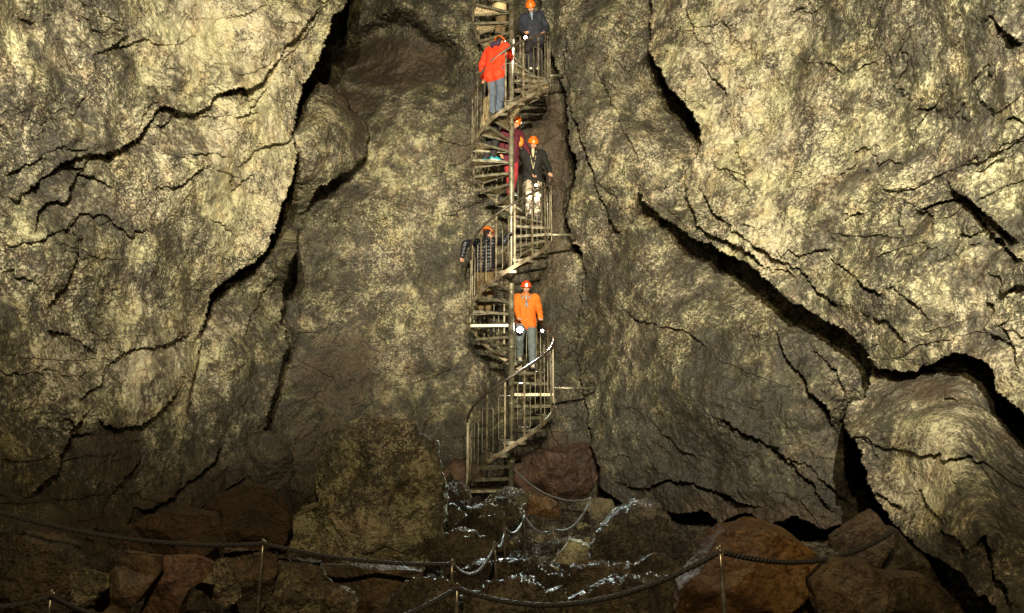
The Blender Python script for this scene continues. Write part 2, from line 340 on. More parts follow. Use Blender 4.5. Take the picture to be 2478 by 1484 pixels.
# left mass, bottom-left to top-right (juts out above)
crack([(-30, 470), (0, 476), (36, 484), (75, 452), (110, 420), (160, 392), (205, 382), (238, 374), (285, 362), (320, 345), (345, 325), (360, 300), (395, 252), (425, 262), (455, 278), (490, 266), (515, 240), (545, 222), (575, 214), (605, 217), (640, 190), (668, 150), (690, 118), (720, 88), (750, 50), (790, 10), (830, -40)], 0.20, 0.22, 70, 30, A)
crack([(78, 575), (88, 545), (100, 500), (125, 490), (160, 482), (185, 440), (200, 400), (220, 378)], 0.10, 0.12, 40, 22, A)
crack([(0, 426), (50, 408), (100, 380), (150, 355), (190, 362), (225, 372)], 0.08, 0.08, 30, 18, A)
crack([(185, 148), (215, 132), (250, 125), (285, 103), (315, 80)], 0.10, 0.10, 40, 22, A)
crack([(250, 125), (300, 108), (350, 100), (400, 110), (450, 98), (490, 82)], 0.05, 0.06, 30, 16, A)
crack([(355, 312), (390, 305), (430, 270), (455, 280)], 0.06, 0.06, 24, 14, A)
crack([(340, 318), (352, 262), (395, 245)], 0.05, 0.05, 24, 12, A)
crack([(370, 462), (400, 450), (430, 452), (470, 425), (495, 400)], 0.08, 0.08, 34, 18, A)
crack([(570, 410), (605, 385), (640, 355), (680, 342), (712, 325)], 0.10, 0.10, 40, 18, A)
crack([(565, 282), (600, 278), (625, 240), (650, 205)], 0.06, 0.08, 24, 14, A)
crack([(540, 45), (580, 40), (610, 30), (650, 5)], 0.06, 0.05, 30, 16, A)
crack([(440, 375), (480, 370), (530, 372), (560, 390)], 0.05, 0.06, 26, 16, A)
crack([(700, 118), (735, 80), (760, 40), (780, 0)], 0.05, 0.08, 24, 14, A)
crack([(665, 150), (705, 130), (735, 95), (765, 52), (785, 15)], 0.06, 0.09, 24, 14, A)
crack([(0, 600), (60, 590), (120, 575), (170, 540), (190, 520)], 0.06, 0.06, 30, 16, A)
crack([(110, 750), (150, 700), (176, 655), (188, 600), (186, 570)], 0.07, 0.09, 40, 20, A)
crack([(240, 905), (290, 860), (330, 845), (400, 830), (440, 825), (470, 800)], 0.08, 0.08, 40, 22, A)
crack([(112, 800), (160, 810), (200, 830), (235, 850)], 0.05, 0.06, 30, 18, A)
crack([(60, 1212), (105, 1175), (141, 1142), (146, 1105), (157, 1086), (177, 1044), (203, 1001), (230, 980)], 0.22, 0.20, 60, 30, A)
crack([(225, 1005), (262, 1030), (300, 1036), (345, 1028), (375, 1005), (425, 955), (440, 930)], 0.14, 0.16, 40, 30, A)
crack([(185, 970), (240, 935), (252, 900), (270, 860)], 0.10, 0.10, 40, 24, A)
crack([(242, 1243), (270, 1195), (310, 1150), (340, 1110), (345, 1090)], 0.12, 0.08, 50, 24, A)
crack([(455, 290), (500, 285), (540, 282), (575, 276)], 0.04, 0.05, 20, 12, A)
crack([(560, 185), (600, 180), (640, 160), (665, 140)], 0.04, 0.05, 24, 14, A)
# middle-left
crack([(585, 832), (600, 790), (618, 740), (640, 705), (668, 662)], 0.06, 0.12, 26, 18, [1])
crack([(715, 525), (745, 505), (772, 470)], 0.06, 0.10, 26, 14, [1])
crack([(560, 1040), (575, 1010), (590, 980), (600, 960)], 0.04, 0.06, 24, 16, [1])
crack([(327, 1227), (360, 1236), (403, 1216), (442, 1180), (491, 1144), (524, 1113), (540, 1064)], 0.14, 0.18, 40, 22, None)
# right slab (between stair and the near mass)
crack([(1372, 236), (1380, 265), (1395, 303), (1405, 344), (1424, 381), (1434, 415), (1442, 450), (1453, 489), (1482, 534), (1498, 559), (1515, 590)], 0.30, 0.16, 90, 22, [3])
crack([(1436, 437), (1462, 455), (1490, 480), (1510, 520)], 0.06, 0.06, 24, 14, [3])
crack([(1440, 150), (1462, 200), (1480, 250), (1505, 310), (1527, 350), (1553, 400)], 0.08, 0.08, 50, 18, [3])
crack([(1492, 720), (1510, 752), (1550, 775), (1600, 790), (1660, 800), (1720, 850)], 0.14, 0.08, 60, 24, [3])
crack([(1880, 775), (1885, 820), (1900, 865), (1925, 890), (1950, 915), (1965, 955), (1995, 980), (2010, 1010), (2030, 1060)], 0.24, 0.12, 70, 24, [3])
crack([(1960, 840), (1995, 870), (2030, 900), (2045, 960)], 0.07, 0.07, 24, 16, [3])
crack([(1470, 1165), (1540, 1185), (1600, 1165), (1680, 1170), (1730, 1185), (1790, 1215), (1850, 1235)], 0.16, 0.20, 40, 40, [3])
crack([(1720, 1000), (1800, 1050), (1850, 1075), (1890, 1095), (1940, 1150), (1975, 1190), (2035, 1260)], 0.10, 0.12, 40, 24, [3])
crack([(1850, 1075), (1910, 1110), (1960, 1135), (2010, 1180), (2060, 1220)], 0.08, 0.10, 40, 22, [3])
crack([(1560, 990), (1590, 1040), (1640, 1080), (1700, 1120)], 0.08, 0.08, 50, 24, [3])
crack([(1375, 40), (1372, 90), (1368, 150), (1372, 200), (1376, 240)], 0.12, 0.08, 40, 16, [3])
# near right mass
N_ = [5]
crack([(1657, 428), (1663, 481), (1677, 518), (1694, 550), (1722, 571), (1779, 588), (1830, 625), (1860, 660)], 0.22, 0.24, 50, 30, N_)
crack([(1690, 440), (1706, 473), (1730, 514), (1763, 542), (1800, 575), (1850, 610), (1905, 640), (1935, 680)], 0.14, 0.16, 40, 26, N_)
crack([(1640, 332), (1652, 352), (1665, 375), (1678, 398)], 0.10, 0.14, 24, 16, N_)
crack([(1688, 145), (1705, 165), (1722, 185), (1752, 208), (1770, 240)], 0.10, 0.14, 34, 20, N_)
crack([(1660, 10), (1668, 50), (1690, 95), (1700, 130)], 0.06, 0.10, 30, 14, N_)
crack([(1755, 240), (1765, 290), (1778, 340), (1795, 390), (1810, 450), (1830, 490)], 0.06, 0.09, 30, 16, N_)
crack([(1640, 200), (1660, 235), (1690, 250), (1715, 270)], 0.05, 0.06, 24, 14, N_)
crack([(2288, 420), (2300, 455), (2335, 475), (2370, 500), (2400, 535), (2430, 560), (2470, 590)], 0.16, 0.16, 50, 26, N_)
crack([(2360, 500), (2400, 560), (2440, 600), (2480, 640)], 0.08, 0.12, 30, 20, N_)
crack([(2395, 30), (2430, 75), (2480, 110)], 0.14, 0.12, 40, 24, N_)
crack([(2180, 480), (2230, 505), (2265, 525)], 0.05, 0.07, 30, 16, N_)
crack([(2320, 560), (2350, 570), (2390, 560)], 0.05, 0.06, 24, 14, N_)
crack([(2000, 620), (2060, 660), (2100, 700), (2150, 720)], 0.06, 0.07, 30, 16, N_)
crack([(2140, 680), (2185, 720), (2230, 750), (2260, 790)], 0.06, 0.08, 30, 18, N_)
crack([(2090, 760), (2150, 780), (2180, 810), (2195, 830)], 0.06, 0.08, 30, 16, N_)
crack([(2420, 780), (2440, 810), (2455, 850), (2470, 900)], 0.10, 0.14, 40, 24, N_)
crack([(1870, 600), (1930, 650), (1975, 700), (2040, 745)], 0.10, 0.12, 36, 20, N_)
# lower right rock
L_ = [4]
crack([(2080, 1060), (2110, 1085), (2130, 1120)], 0.05, 0.07, 24, 14, L_)
crack([(2112, 1192), (2150, 1210), (2185, 1230)], 0.07, 0.09, 26, 16, L_)
crack([(2225, 1180), (2240, 1215), (2260, 1240), (2290, 1270)], 0.07, 0.08, 30, 16, L_)
crack([(2275, 1280), (2310, 1300), (2345, 1340)], 0.06, 0.08, 30, 16, L_)
crack([(2378, 1290), (2395, 1330), (2405, 1380), (2440, 1430), (2450, 1490)], 0.12, 0.16, 36, 22, L_)
# deep gaps along the outlines of the masses
crack(LEFT[6:11][::-1], 0.0, 1.6, 30, 13, [0, 1]); crack(LEFT[11:19][::-1], 0.0, 1.3, 30, 13, [0, 1]); crack(LEFT[16:25][::-1], 0.0, 0.6, 30, 10, [1])
for pts, dep, wid, rg in ((MIDL[4:12], 0.25, 8, [0]), (MIDL[10:16], 0.6, 8, [0]), (MIDL[13:19], 0.5, 9, [0]), (RIGHT[9:22], 0.6, 9, [0])):
    crack(pts, dep, dep, wid, wid, rg)
crack(NEAR[3:11], 0.0, 0.9, 30, 22, [3]); crack(NEAR[15:32], 0.0, 0.15, 30, 26, [3]); crack(NEAR[30:45], 0.0, 0.12, 30, 12, [4]); crack(LOWR[1:22], 0.0, 0.8, 30, 24, [3])
# hollow with an upward-facing shelf in the back wall, a smooth lobe hanging over it
m0 = region == 0
hx, hy = wx, wy
shelf = sstep(300, 130, hy) * sstep(40, 95, hy + 28 * np.sin((hx - 900) / 38.0)) * sstep(800, 860, hx) * sstep(1130, 1060, hx)
depth[m0] += (1.3 * shelf)[m0]
lobe = np.exp(-(((hx - 975) / 42) ** 2) - (np.maximum(hy - 20, 0) / 48) ** 2)
depth[m0] -= (0.5 * lobe)[m0]
depth[m0] += (0.5 * np.exp(-((hx - 1240) / 60) ** 2) * sstep(350, 650, hy))[m0]
crack([(1055, 330), (1090, 345), (1130, 350), (1150, 330)], 0.10, 0.10, 40, 30, [0])
crack([(1060, 420), (1085, 400), (1120, 395), (1150, 375)], 0.12, 0.12, 40, 30, [0])
crack([(1060, 525), (1090, 520), (1130, 505), (1180, 475), (1210, 450)], 0.06, 0.06, 50, 30, [0])
crack([(800, 480), (808, 520), (830, 555), (860, 570)][::-1], 0.05, 0.06, 40, 24, [0])
crack([(700, 838), (690, 870), (675, 940), (655, 1000), (634, 1055)][::-1], 0.10, 0.22, 30, 16, None)

# rock relief at every size
pos0 = P(VX, VY, depth).astype(np.float32)
rough = np.array([0.75, 0.85, 1.0, 0.95, 1.0, 1.25])[region]
big = fbm(pos0 / 2.2, 3, 0.5); mid = fbm(pos0 / 0.62 + 9, 4, 0.55)
strata = pos0 @ np.array([[0.80, 0.1, -0.6], [0.1, 0.8, 0.0], [0.15, 0.0, 0.3]], np.float32)      # bands that run down towards the stair on either side
strata[VX > 1239] = (pos0 @ np.array([[0.35, 0.1, 0.9], [0.1, 0.8, 0.0], [0.9, 0.0, -0.3]], np.float32))[VX > 1239]
rid = fbm(strata * np.array([0.9, 1.0, 2.6], np.float32) / 0.9, 4, 0.55, ridged=True)
sm = fbm(pos0 / 0.16 + 31, 4, 0.6); pim = fbm(pos0 / 0.055 + 77, 3, 0.6)
depth += 0.46 * big + 0.20 * fbm(pos0 / 1.05 + 60, 2, .5) - 0.12 * np.abs(perlin(pos0 / 1.6 + 33)) + rough * (0.13 * mid - 0.065 * rid + 0.032 * sm + 0.014 * pim)
# overlapping shaly ledges: a saw-tooth whose edge runs down towards the stair
cr_ = np.where(VX < 1239, 0.50 * pos0[:, 0] - 0.95 * pos0[:, 2], -0.75 * pos0[:, 0] - 0.62 * pos0[:, 2])
tq = cr_ / 0.62 + 1.5 * fbm(pos0 / 1.5 + 21, 4, 0.55) + 0.25 * fbm(pos0 / 0.22 + 3, 3, 0.6)
saw = 1 - (tq - np.floor(tq)); cellr = np.sin(np.floor(tq) * 12.99) * 0.5 + 0.5
msk = sstep(0.06, 0.46, fbm(pos0 / 1.1 + 13 + np.floor(tq)[:, None] * 1.7, 3, 0.5) + 0.08 * cellr)
shal = np.array([0.2, 0.5, 1.0, 0.55, 0.8, 1.0])[region]
depth += shal * 0.115 * saw * msk
depth -= rough * 0.06 * np.abs(perlin(pos0 / 0.42 + 70)) + rough * 0.05 * np.abs(perlin(pos0 / 0.19 + 90))
# broken planar faces
ww = 0.22 * np.stack([fbm(pos0 / 0.5 + 5, 3), fbm(pos0 / 0.5 + 55, 3)], 1)
uv = np.stack([cr_, np.where(VX < 1239, 0.95 * pos0[:, 0] + 0.5 * pos0[:, 2], 0.62 * pos0[:, 0] - 0.75 * pos0[:, 2])], 1)
fh1, _ = cells(uv / np.array([0.75, 1.3]) + ww, 5); fh2, _ = cells(uv / np.array([0.26, 0.40]) + ww * 1.5 + 9, 6)
fmask = 0.35 + 0.65 * sstep(-0.15, 0.3, fbm(pos0 / 1.9 + 88, 2))
depth += rough * fmask * (0.085 * fh1 + 0.034 * fh2)
# thin natural fissures where a stretched noise crosses zero
fz = fbm(strata * np.array([0.55, 0.8, 2.2], np.float32) / 0.75 + 5, 4, 0.55); fm = fbm(pos0 / 1.7 + 50, 2)
depth += rough * 0.05 * np.exp(-(fz / 0.012) ** 2) * sstep(0.02, 0.25, fm)
pos = P(VX, VY, depth)

# surface colour zones: red = brown rock plus painted shade, green = pale crust plus painted light
def blob(cx, cy, rx, ry, rot=0.0):
    a = R(rot); dx = wx - cx; dy = wy - cy; u = dx * math.cos(a) + dy * math.sin(a); v = -dx * math.sin(a) + dy * math.cos(a)
    return np.exp(-((u / rx) ** 2 + (v / ry) ** 2) ** 1.5)
brown = np.zeros(len(VX)); pale = np.full(len(VX), 0.5)
for b_ in ((1322, 390, 62, 190, 0, .95), (1330, 640, 60, 140, 0, .5), (270, 1095, 95, 80, 0, .9), (960, 150, 150, 75, 0, .85), (1115, 360, 60, 60, 0, .5), (880, 245, 60, 45, 0, .6), (820, 900, 150, 130, 0, .55),
           (520, 1230, 300, 120, -10, .7), (820, 1080, 190, 90, 0, .6), (300, 1320, 300, 110, 0, .8), (1850, 1260, 330, 70, 5, .7), (1500, 900, 120, 90, 30, .25), (800, 200, 50, 30, 40, .6), (872, 330, 26, 60, 0, .6),
           (2250, 930, 150, 60, 0, .55), (2450, 1150, 60, 220, 0, .45), (1990, 1080, 60, 90, 0, .35), (230, 750, 70, 80, 0, .35), (1350, 1130, 120, 100, 0, .8), (840, 245, 30, 80, -35, .7)):  # some blobs paint shade on upward faces and those turned from the light
    brown = np.maximum(brown, b_[5] * blob(*b_[:5]))
for b_ in ((560, 120, 300, 190, 0, .16), (620, 420, 130, 190, 20, .2), (330, 880, 0.1, 0.1, 0, 0), (1880, 300, 260, 330, 0, .20), (1010, 440, 160, 180, 0, .12), (430, 900, 120, 200, 20, .25), (2220, 1160, 110, 150, 20, .45), (1480, 300, 80, 200, 0, .12)):  # the lower right block's facet is paled to look lit
    if b_[5]: pale += b_[5] * blob(*b_[:5])
pale -= 0.22 * sstep(900, 1250, VY) + 0.10 * (region == 0) + 0.12 * (region == 3) + 0.08 * (region == 1)  # weaker light low down and on the farther masses, painted as darker rock
tint = np.stack([np.clip(brown, 0, 1), np.clip(pale, 0, 1), np.zeros(len(VX)), np.ones(len(VX))], 1).astype(np.float32)

idx = np.arange(NX * NY).reshape(NY, NX)
quads = np.stack([idx[:-1, :-1].ravel(), idx[1:, :-1].ravel(), idx[1:, 1:].ravel(), idx[:-1, 1:].ravel()], 1)
wall = mesh_obj('cave_wall', pos, quads, M['wall']); tag(wall, kind='structure')
def set_tint(o, t):
    a = o.data.color_attributes.new('tint', 'FLOAT_COLOR', 'POINT'); a.data.foreach_set('color', np.asarray(t, np.float32).ravel())
set_tint(wall, tint)

# ------------------------------------------------------------------ cave floor
def gbase(x, y):
    z = -0.95 + 0.0 * x
    z = z + 0.65 * sstep(11.2, 13.6, y) + 0.9 * sstep(13.8, 16, y)
    z = z + 0.35 * sstep(1.0, 3.0, x) * sstep(9, 5, y) + 0.25 * sstep(-1.0, -3.0, x) * sstep(3.5, 6, y) + 0.5 * sstep(2.0, 5.0, np.abs(x)) * sstep(5, 9, y)
    return z
fx = np.arange(-9.0, 9.01, 0.03); fy = np.arange(2.2, 17.0, 0.03)
FX, FY = np.meshgrid(fx, fy); FX = FX.ravel(); FY = FY.ravel(); nfx, nfy = len(fx), len(fy)
q2 = np.stack([FX, FY, np.zeros_like(FX)], 1).astype(np.float32)
w1 = fbm(q2 / 0.5, 3); w2 = fbm(q2 / 0.5 + 20, 3); qq = np.stack([FX + 0.12 * w1, FY + 0.12 * w2], 1)
h1, e1 = cells(qq / 0.75, 1); h2, e2 = cells(qq / 0.30 + 3, 2); h3, e3 = cells(qq / 0.11 + 8, 3)
z = gbase(FX, FY) + 0.17 * h1 - 0.12 * np.exp(-e1 / 0.06) + 0.07 * h2 - 0.05 * np.exp(-e2 / 0.08) + 0.022 * h3 + 0.09 * fbm(q2 / 0.26, 4, 0.6, ridged=True) + 0.010 * fbm(q2 / 0.05, 3)
fidx = np.arange(nfx * nfy).reshape(nfy, nfx)
fq = np.stack([fidx[:-1, :-1].ravel(), fidx[:-1, 1:].ravel(), fidx[1:, 1:].ravel(), fidx[1:, :-1].ravel()], 1)
floor = mesh_obj('ground', np.stack([FX, FY, z], 1), fq, M['wet']); tag(floor, kind='structure')
def gz(x, y): 
    i = int(np.clip(round((x + 9.0) / 0.03), 0, nfx - 1)); j = int(np.clip(round((y - 2.2) / 0.03), 0, nfy - 1))
    return float(z[j * nfx + i])

# ------------------------------------------------------------------ boulders
def ico(sub):
    bm = bmesh.new(); bmesh.ops.create_icosphere(bm, subdivisions=sub, radius=1.0)
    v = np.array([q.co[:] for q in bm.verts]); f = np.array([[k.index for k in q.verts] for q in bm.faces]); bm.free(); return v, f
ICO = {s: ico(s) for s in (3, 4, 5, 6)}
CU = np.array([0, -math.sin(PITCH), math.cos(PITCH)]); CF = np.array([0, math.cos(PITCH), math.sin(PITCH)]); CR = np.array([1.0, 0, 0])
def boulder(name, outline, Y, m, label, cat='boulder', thick=0.6, seed=0, sub=6, facet=0.12, rough=0.045, lean=0.0, brown=0.3, pale=0.5, group=None):
    """a closed rock whose silhouette follows a traced outline; thick = depth relative to its width"""
    poly = np.array(outline, float)
    A2 = 0.0; cx = cy = 0.0
    for i in range(len(poly)):
        x0, y0 = poly[i]; x1, y1 = poly[(i + 1) % len(poly)]; c = x0 * y1 - x1 * y0; A2 += c; cx += (x0 + x1) * c; cy += (y0 + y1) * c
    c = np.array([cx, cy]) / (3 * A2)
    d = poly - c; ang = np.arctan2(-d[:, 1], d[:, 0]); 
    N = 720; rad = np.zeros(N)
    for k in range(N):                                   # ray / outline
        t = 2 * math.pi * k / N - math.pi; u = np.array([math.cos(t), -math.sin(t)]); best = 0.0
        for i in range(len(poly)):
            a = poly[i] - c; e = poly[(i + 1) % len(poly)] - poly[i]; den = u[0] * e[1] - u[1] * e[0]
            if abs(den) < 1e-9: continue
            s = (a[0] * e[1] - a[1] * e[0]) / den; r = (a[0] * u[1] - a[1] * u[0]) / den
            if s > 0 and -1e-6 <= r <= 1 + 1e-6: best = max(best, s)
        rad[k] = best
    v, f = ICO[sub]
    v = v @ np.array(Matrix.Rotation(seed * 1.7, 3, 'X') @ Matrix.Rotation(seed * 0.9, 3, 'Z'))
    rho = np.hypot(v[:, 0], v[:, 1]); k = ((np.arctan2(v[:, 1], v[:, 0]) + math.pi) / (2 * math.pi) * N).astype(int) % N
    rr = rad[k]
    sr = np.where(rho > 1e-6, (rho ** 0.55) / np.maximum(rho, 1e-6), 0.0)
    ctr = P(c[0], c[1], Y); sc = np.linalg.norm(ctr - CAM) / math.sqrt(1 + ((c[0] - 1239) / F) ** 2 + ((742 - c[1]) / F) ** 2) / F
    T = thick * math.sqrt(abs(A2) / 2 / math.pi) * sc
    W0 = np.sign(v[:, 2]) * np.abs(v[:, 2]) ** 0.7
    X = v[:, 0] * sr * rr * sc; U = v[:, 1] * sr * rr * sc
    # flat fracture faces: the front and the back are cut by a handful of tilted planes
    rs = np.random.RandomState(seed + 100); RM = math.sqrt(abs(A2) / 2 / math.pi) * sc; S = T / max(thick, .3)
    def cut(k_):
        h = np.full(len(X), 9.0)
        for i in range(k_):
            a_ = 2 * math.pi * (i + rs.uniform(-.4, .4)) / k_; g = rs.uniform(.15, 1.0) * T / RM; h = np.minimum(h, T * rs.uniform(.55, 1.0) + g * (X * math.cos(a_) + U * math.sin(a_)))
        return h
    front = np.minimum(cut(6), T * 1.05); back = np.minimum(cut(5), T)
    wob = 0.06 * S * fbm(np.stack([X, U, W0 * T], 1).astype(np.float32) / (0.5 * S) + seed, 3)
    W = np.where(W0 > 0, -np.minimum(W0 * T * 1.6, np.maximum(front, .12 * T) + wob), -np.maximum(W0 * T * 1.6, -np.maximum(back, .12 * T)))
    W = W + lean * U
    p = ctr + X[:, None] * CR + U[:, None] * CU + W[:, None] * CF
    out = p - ctr
    nd = out / np.maximum(np.linalg.norm(out, axis=1), 1e-6)[:, None]
    pw = (ctr + out).astype(np.float32)
    if m is M['wet']: rough *= 2.2
    hh = facet * S * fbm(pw / (0.7 * S) + seed, 3, 0.5, ridged=True) + rough * fbm(pw / 0.17 + seed, 4, 0.62, ridged=(m is M['wet'])) + 0.010 * fbm(pw / 0.05 + seed, 3)
    p = ctr + out + hh[:, None] * nd
    o = mesh_obj(name, p, f, m, loc=ctr); tag(o, label, cat, group)
    t = np.stack([np.full(len(p), brown) + 0.25 * fbm(pw / 0.5 + 3 + seed, 2), np.full(len(p), pale), np.zeros(len(p)), np.ones(len(p))], 1)
    set_tint(o, np.clip(t, 0, 1)); return o
def B(name, outline, Y, m, label, cat='boulder', **k):
    if m is M['wet'] and 'lean' not in k: k['lean'] = 0.65
    return boulder(name, outline, Y, m, label, cat, **k)
B('boulder', [(788, 1168), (788, 1122), (801, 1063), (883, 1026), (932, 1021), (998, 1041), (1031, 1067), (1057, 1073), (1060, 1145), (1063, 1227), (1054, 1293), (1052, 1345), (1031, 1381), (834, 1365), (720, 1330), (700, 1293), (713, 1260), (743, 1234), (792, 1220)], 10.0, M['wall'],
  'huge brown boulder left of the foot of the spiral stair', thick=0.75, seed=1, brown=0.13, pale=0.60, facet=.16, rough=.06)
B('boulder', [(674, 1194), (703, 1168), (743, 1122), (795, 1110), (800, 1168), (800, 1224), (736, 1250), (690, 1263), (672, 1227)], 10.6, M['wall'], 'dark mossy boulder against the left flank of the huge boulder', seed=2, thick=.8, brown=.35, pale=.22)
B('boulder', [(612, 1055), (650, 1050), (690, 1077), (706, 1113), (704, 1155), (672, 1185), (621, 1200), (600, 1162)], 11.6, M['wall'], 'dark boulder under the left fissure, topmost of the left pile', seed=3, thick=.8, brown=.4, pale=.2)
B('boulder', [(520, 1215), (590, 1175), (660, 1190), (700, 1250), (690, 1310), (600, 1330), (520, 1310), (480, 1260)], 9.4, M['boulder'], 'low dark boulder below the left rock face, behind the rope', seed=4, thick=.8, brown=.6, pale=.35)
B('boulder', [(330, 1265), (420, 1235), (510, 1250), (540, 1310), (480, 1345), (380, 1340), (310, 1310)], 7.8, M['boulder'], 'flat dark brown boulder behind the sagging left rope', seed=5, thick=.8, brown=.7, pale=.35)
B('rock_slab', [(305, 1335), (393, 1345), (390, 1384), (337, 1453), (285, 1500), (229, 1470), (262, 1391)], 5.0, M['brown'], 'smooth tan brown slab under the left rope', 'rock slab', seed=6, facet=.03, rough=.012, sub=5)
B('rock_slab', [(396, 1348), (475, 1346), (517, 1361), (511, 1384), (485, 1411), (459, 1425), (430, 1500), (335, 1500), (365, 1424)], 5.15, M['red'], 'reddish brown slab beside the tan slab under the rope', 'rock slab', seed=7, facet=.04, rough=.012, sub=5)
B('boulder', [(478, 1420), (521, 1361), (550, 1346), (562, 1375), (580, 1450), (557, 1458), (520, 1450)], 5.5, M['boulder'], 'grey mottled rock wedged between the red slab and the left rope post', seed=8, sub=5, brown=.2, pale=.5)
B('boulder', [(548, 1333), (668, 1342), (674, 1375), (650, 1440), (622, 1500), (570, 1500), (552, 1375)], 5.95, M['boulder'], 'dark block of rock behind the left rope post', seed=9, sub=5, brown=.5, pale=.45)
B('rock_slab', [(772, 1365), (965, 1371), (1020, 1381), (1013, 1424), (965, 1478), (860, 1500), (850, 1430), (815, 1420), (775, 1388)], 6.3, M['brown'], 'broad brown slab at the foot of the huge boulder', 'rock slab', seed=10, facet=.05, rough=.015)
B('boulder', [(668, 1355), (772, 1366), (778, 1391), (804, 1411), (818, 1424), (782, 1460), (769, 1500), (640, 1500)], 6.05, M['boulder'], 'dark rough boulder right of the left rope post', seed=11, brown=.35, pale=.5)
B('boulder', [(775, 1500), (785, 1447), (818, 1425), (860, 1433), (865, 1500)], 5.7, M['boulder'], 'small grey block at the bottom edge below the broad slab', seed=12, sub=5, brown=.2, pale=.5)
B('boulder', [(172, 1391), (210, 1382), (262, 1391), (257, 1420), (223, 1458), (185, 1455), (174, 1424)], 4.8, M['boulder'], 'small rough rock on the dark floor left of the tan slab', seed=13, sub=5, brown=.2, pale=.6)
B('boulder', [(-60, 1330), (60, 1300), (160, 1330), (190, 1400), (150, 1500), (-60, 1500)], 5.6, M['boulder'], 'dark boulder in the lower left corner behind the low rope post', seed=14, brown=.5, pale=.35, thick=.7)
B('boulder', [(1247, 1119), (1273, 1106), (1346, 1090), (1372, 1086), (1401, 1077), (1430, 1079), (1440, 1119), (1436, 1174), (1419, 1206), (1346, 1200), (1273, 1200), (1245, 1163)], 14.0, M['red'], 'tall red fractured boulder behind the stair foot on the right', seed=15, thick=.7, facet=.14)
B('boulder', [(1069, 1150), (1100, 1118), (1150, 1125), (1165, 1170), (1150, 1220), (1090, 1225), (1062, 1190)], 14.0, M['red'], 'reddish boulder behind the lowest treads of the stair', seed=16, thick=.7, facet=.12, sub=5)
B('boulder', [(1269, 1200), (1343, 1205), (1352, 1232), (1348, 1264), (1291, 1268), (1252, 1250), (1262, 1218)], 12.7, M['rust'], 'low crumbling rust coloured rock right of the dark block at the stair foot', seed=17, facet=.16, rough=.06)
B('boulder', [(1225, 1195), (1273, 1203), (1257, 1236), (1228, 1266), (1200, 1256), (1155, 1236), (1190, 1212)], 11.9, M['wet'], 'dark angular block right in front of the stair foot', seed=18, facet=.1)
B('boulder', [(1141, 1247), (1200, 1238), (1222, 1276), (1211, 1313), (1141, 1316), (1110, 1278)], 10.2, M['wet'], 'dark square block left of the path rope', seed=19, facet=.1)
B('boulder', [(1062, 1230), (1112, 1234), (1141, 1247), (1116, 1276), (1083, 1290), (1060, 1264)], 10.5, M['wet'], 'lumpy wet rock touching the right side of the huge boulder', seed=20, facet=.16, rough=.06, sub=5)
B('boulder', [(1066, 1180), (1090, 1165), (1120, 1195), (1150, 1232), (1110, 1240), (1068, 1225)], 11.6, M['wet'], 'dark wet rock between the huge boulder and the lowest treads', seed=38, facet=.14, rough=.05, sub=5)
B('boulder', [(1048, 1313), (1097, 1303), (1163, 1314), (1196, 1327), (1163, 1352), (1090, 1364), (1048, 1340)], 9.0, M['wet'], 'long wet rock behind the two close rope posts', seed=21, facet=.15, rough=.06)
B('boulder', [(1341, 1359), (1379, 1309), (1419, 1318), (1451, 1338), (1451, 1359), (1401, 1368), (1380, 1362)], 10.0, M['pale'], 'pale cream wedge shaped boulder catching the light beside the path', seed=22, facet=.10, rough=.03, thick=.9)
B('boulder', [(1446, 1320), (1493, 1274), (1548, 1249), (1591, 1249), (1626, 1287), (1660, 1316), (1680, 1346), (1663, 1366), (1602, 1380), (1529, 1402), (1472, 1390), (1446, 1351)], 9.0, M['wet'], 'big black wet boulder right of the pale wedge', seed=23, facet=.12, rough=.05, thick=.8)
B('boulder', [(1403, 1214), (1438, 1205), (1478, 1212), (1487, 1236), (1467, 1257), (1419, 1261), (1388, 1253)], 13.0, M['boulder'], 'grey rounded boulder behind the farthest rope post', seed=24, sub=5, brown=.02, pale=.7)
B('boulder', [(1482, 1238), (1507, 1223), (1573, 1203), (1579, 1225), (1558, 1247), (1507, 1260)], 12.4, M['boulder'], 'grey tilted rock right of the grey rounded boulder', seed=25, sub=5, brown=.15, pale=.5)
B('boulder', [(1226, 1412), (1273, 1395), (1342, 1402), (1338, 1440), (1273, 1440), (1220, 1438)], 7.9, M['wet'], 'flat wet rock on the path between two thin rope posts', seed=26, facet=.14, rough=.05)
B('boulder', [(1379, 1404), (1412, 1382), (1463, 1379), (1500, 1392), (1529, 1384), (1566, 1364), (1602, 1368), (1640, 1386), (1602, 1416), (1493, 1442), (1415, 1446)], 7.5, M['wet'], 'long ridged wet rock above the sagging front rope', seed=27, facet=.16, rough=.06)
B('boulder', [(1100, 1388), (1174, 1375), (1273, 1366), (1274, 1399), (1218, 1423), (1120, 1428)], 8.0, M['wet'], 'low black slab beside the pair of rope posts', seed=28, facet=.1, rough=.04)
B('boulder', [(1140, 1460), (1220, 1440), (1330, 1452), (1380, 1490), (1340, 1530), (1160, 1530)], 6.2, M['wet'], 'rough wet rock under the lowest sag of the front rope', seed=29, facet=.15, rough=.06)
B('boulder', [(1400, 1460), (1500, 1440), (1640, 1425), (1660, 1500), (1600, 1540), (1420, 1540)], 6.0, M['wet'], 'wet slab at the bottom edge left of the big rusty rock', seed=30, facet=.12, rough=.05)
B('boulder', [(900, 1500), (985, 1450), (1060, 1430), (1090, 1470), (1080, 1530), (930, 1540)], 5.8, M['wet'], 'wet rock at the bottom edge left of the pair of rope posts', seed=31, facet=.14, rough=.05)
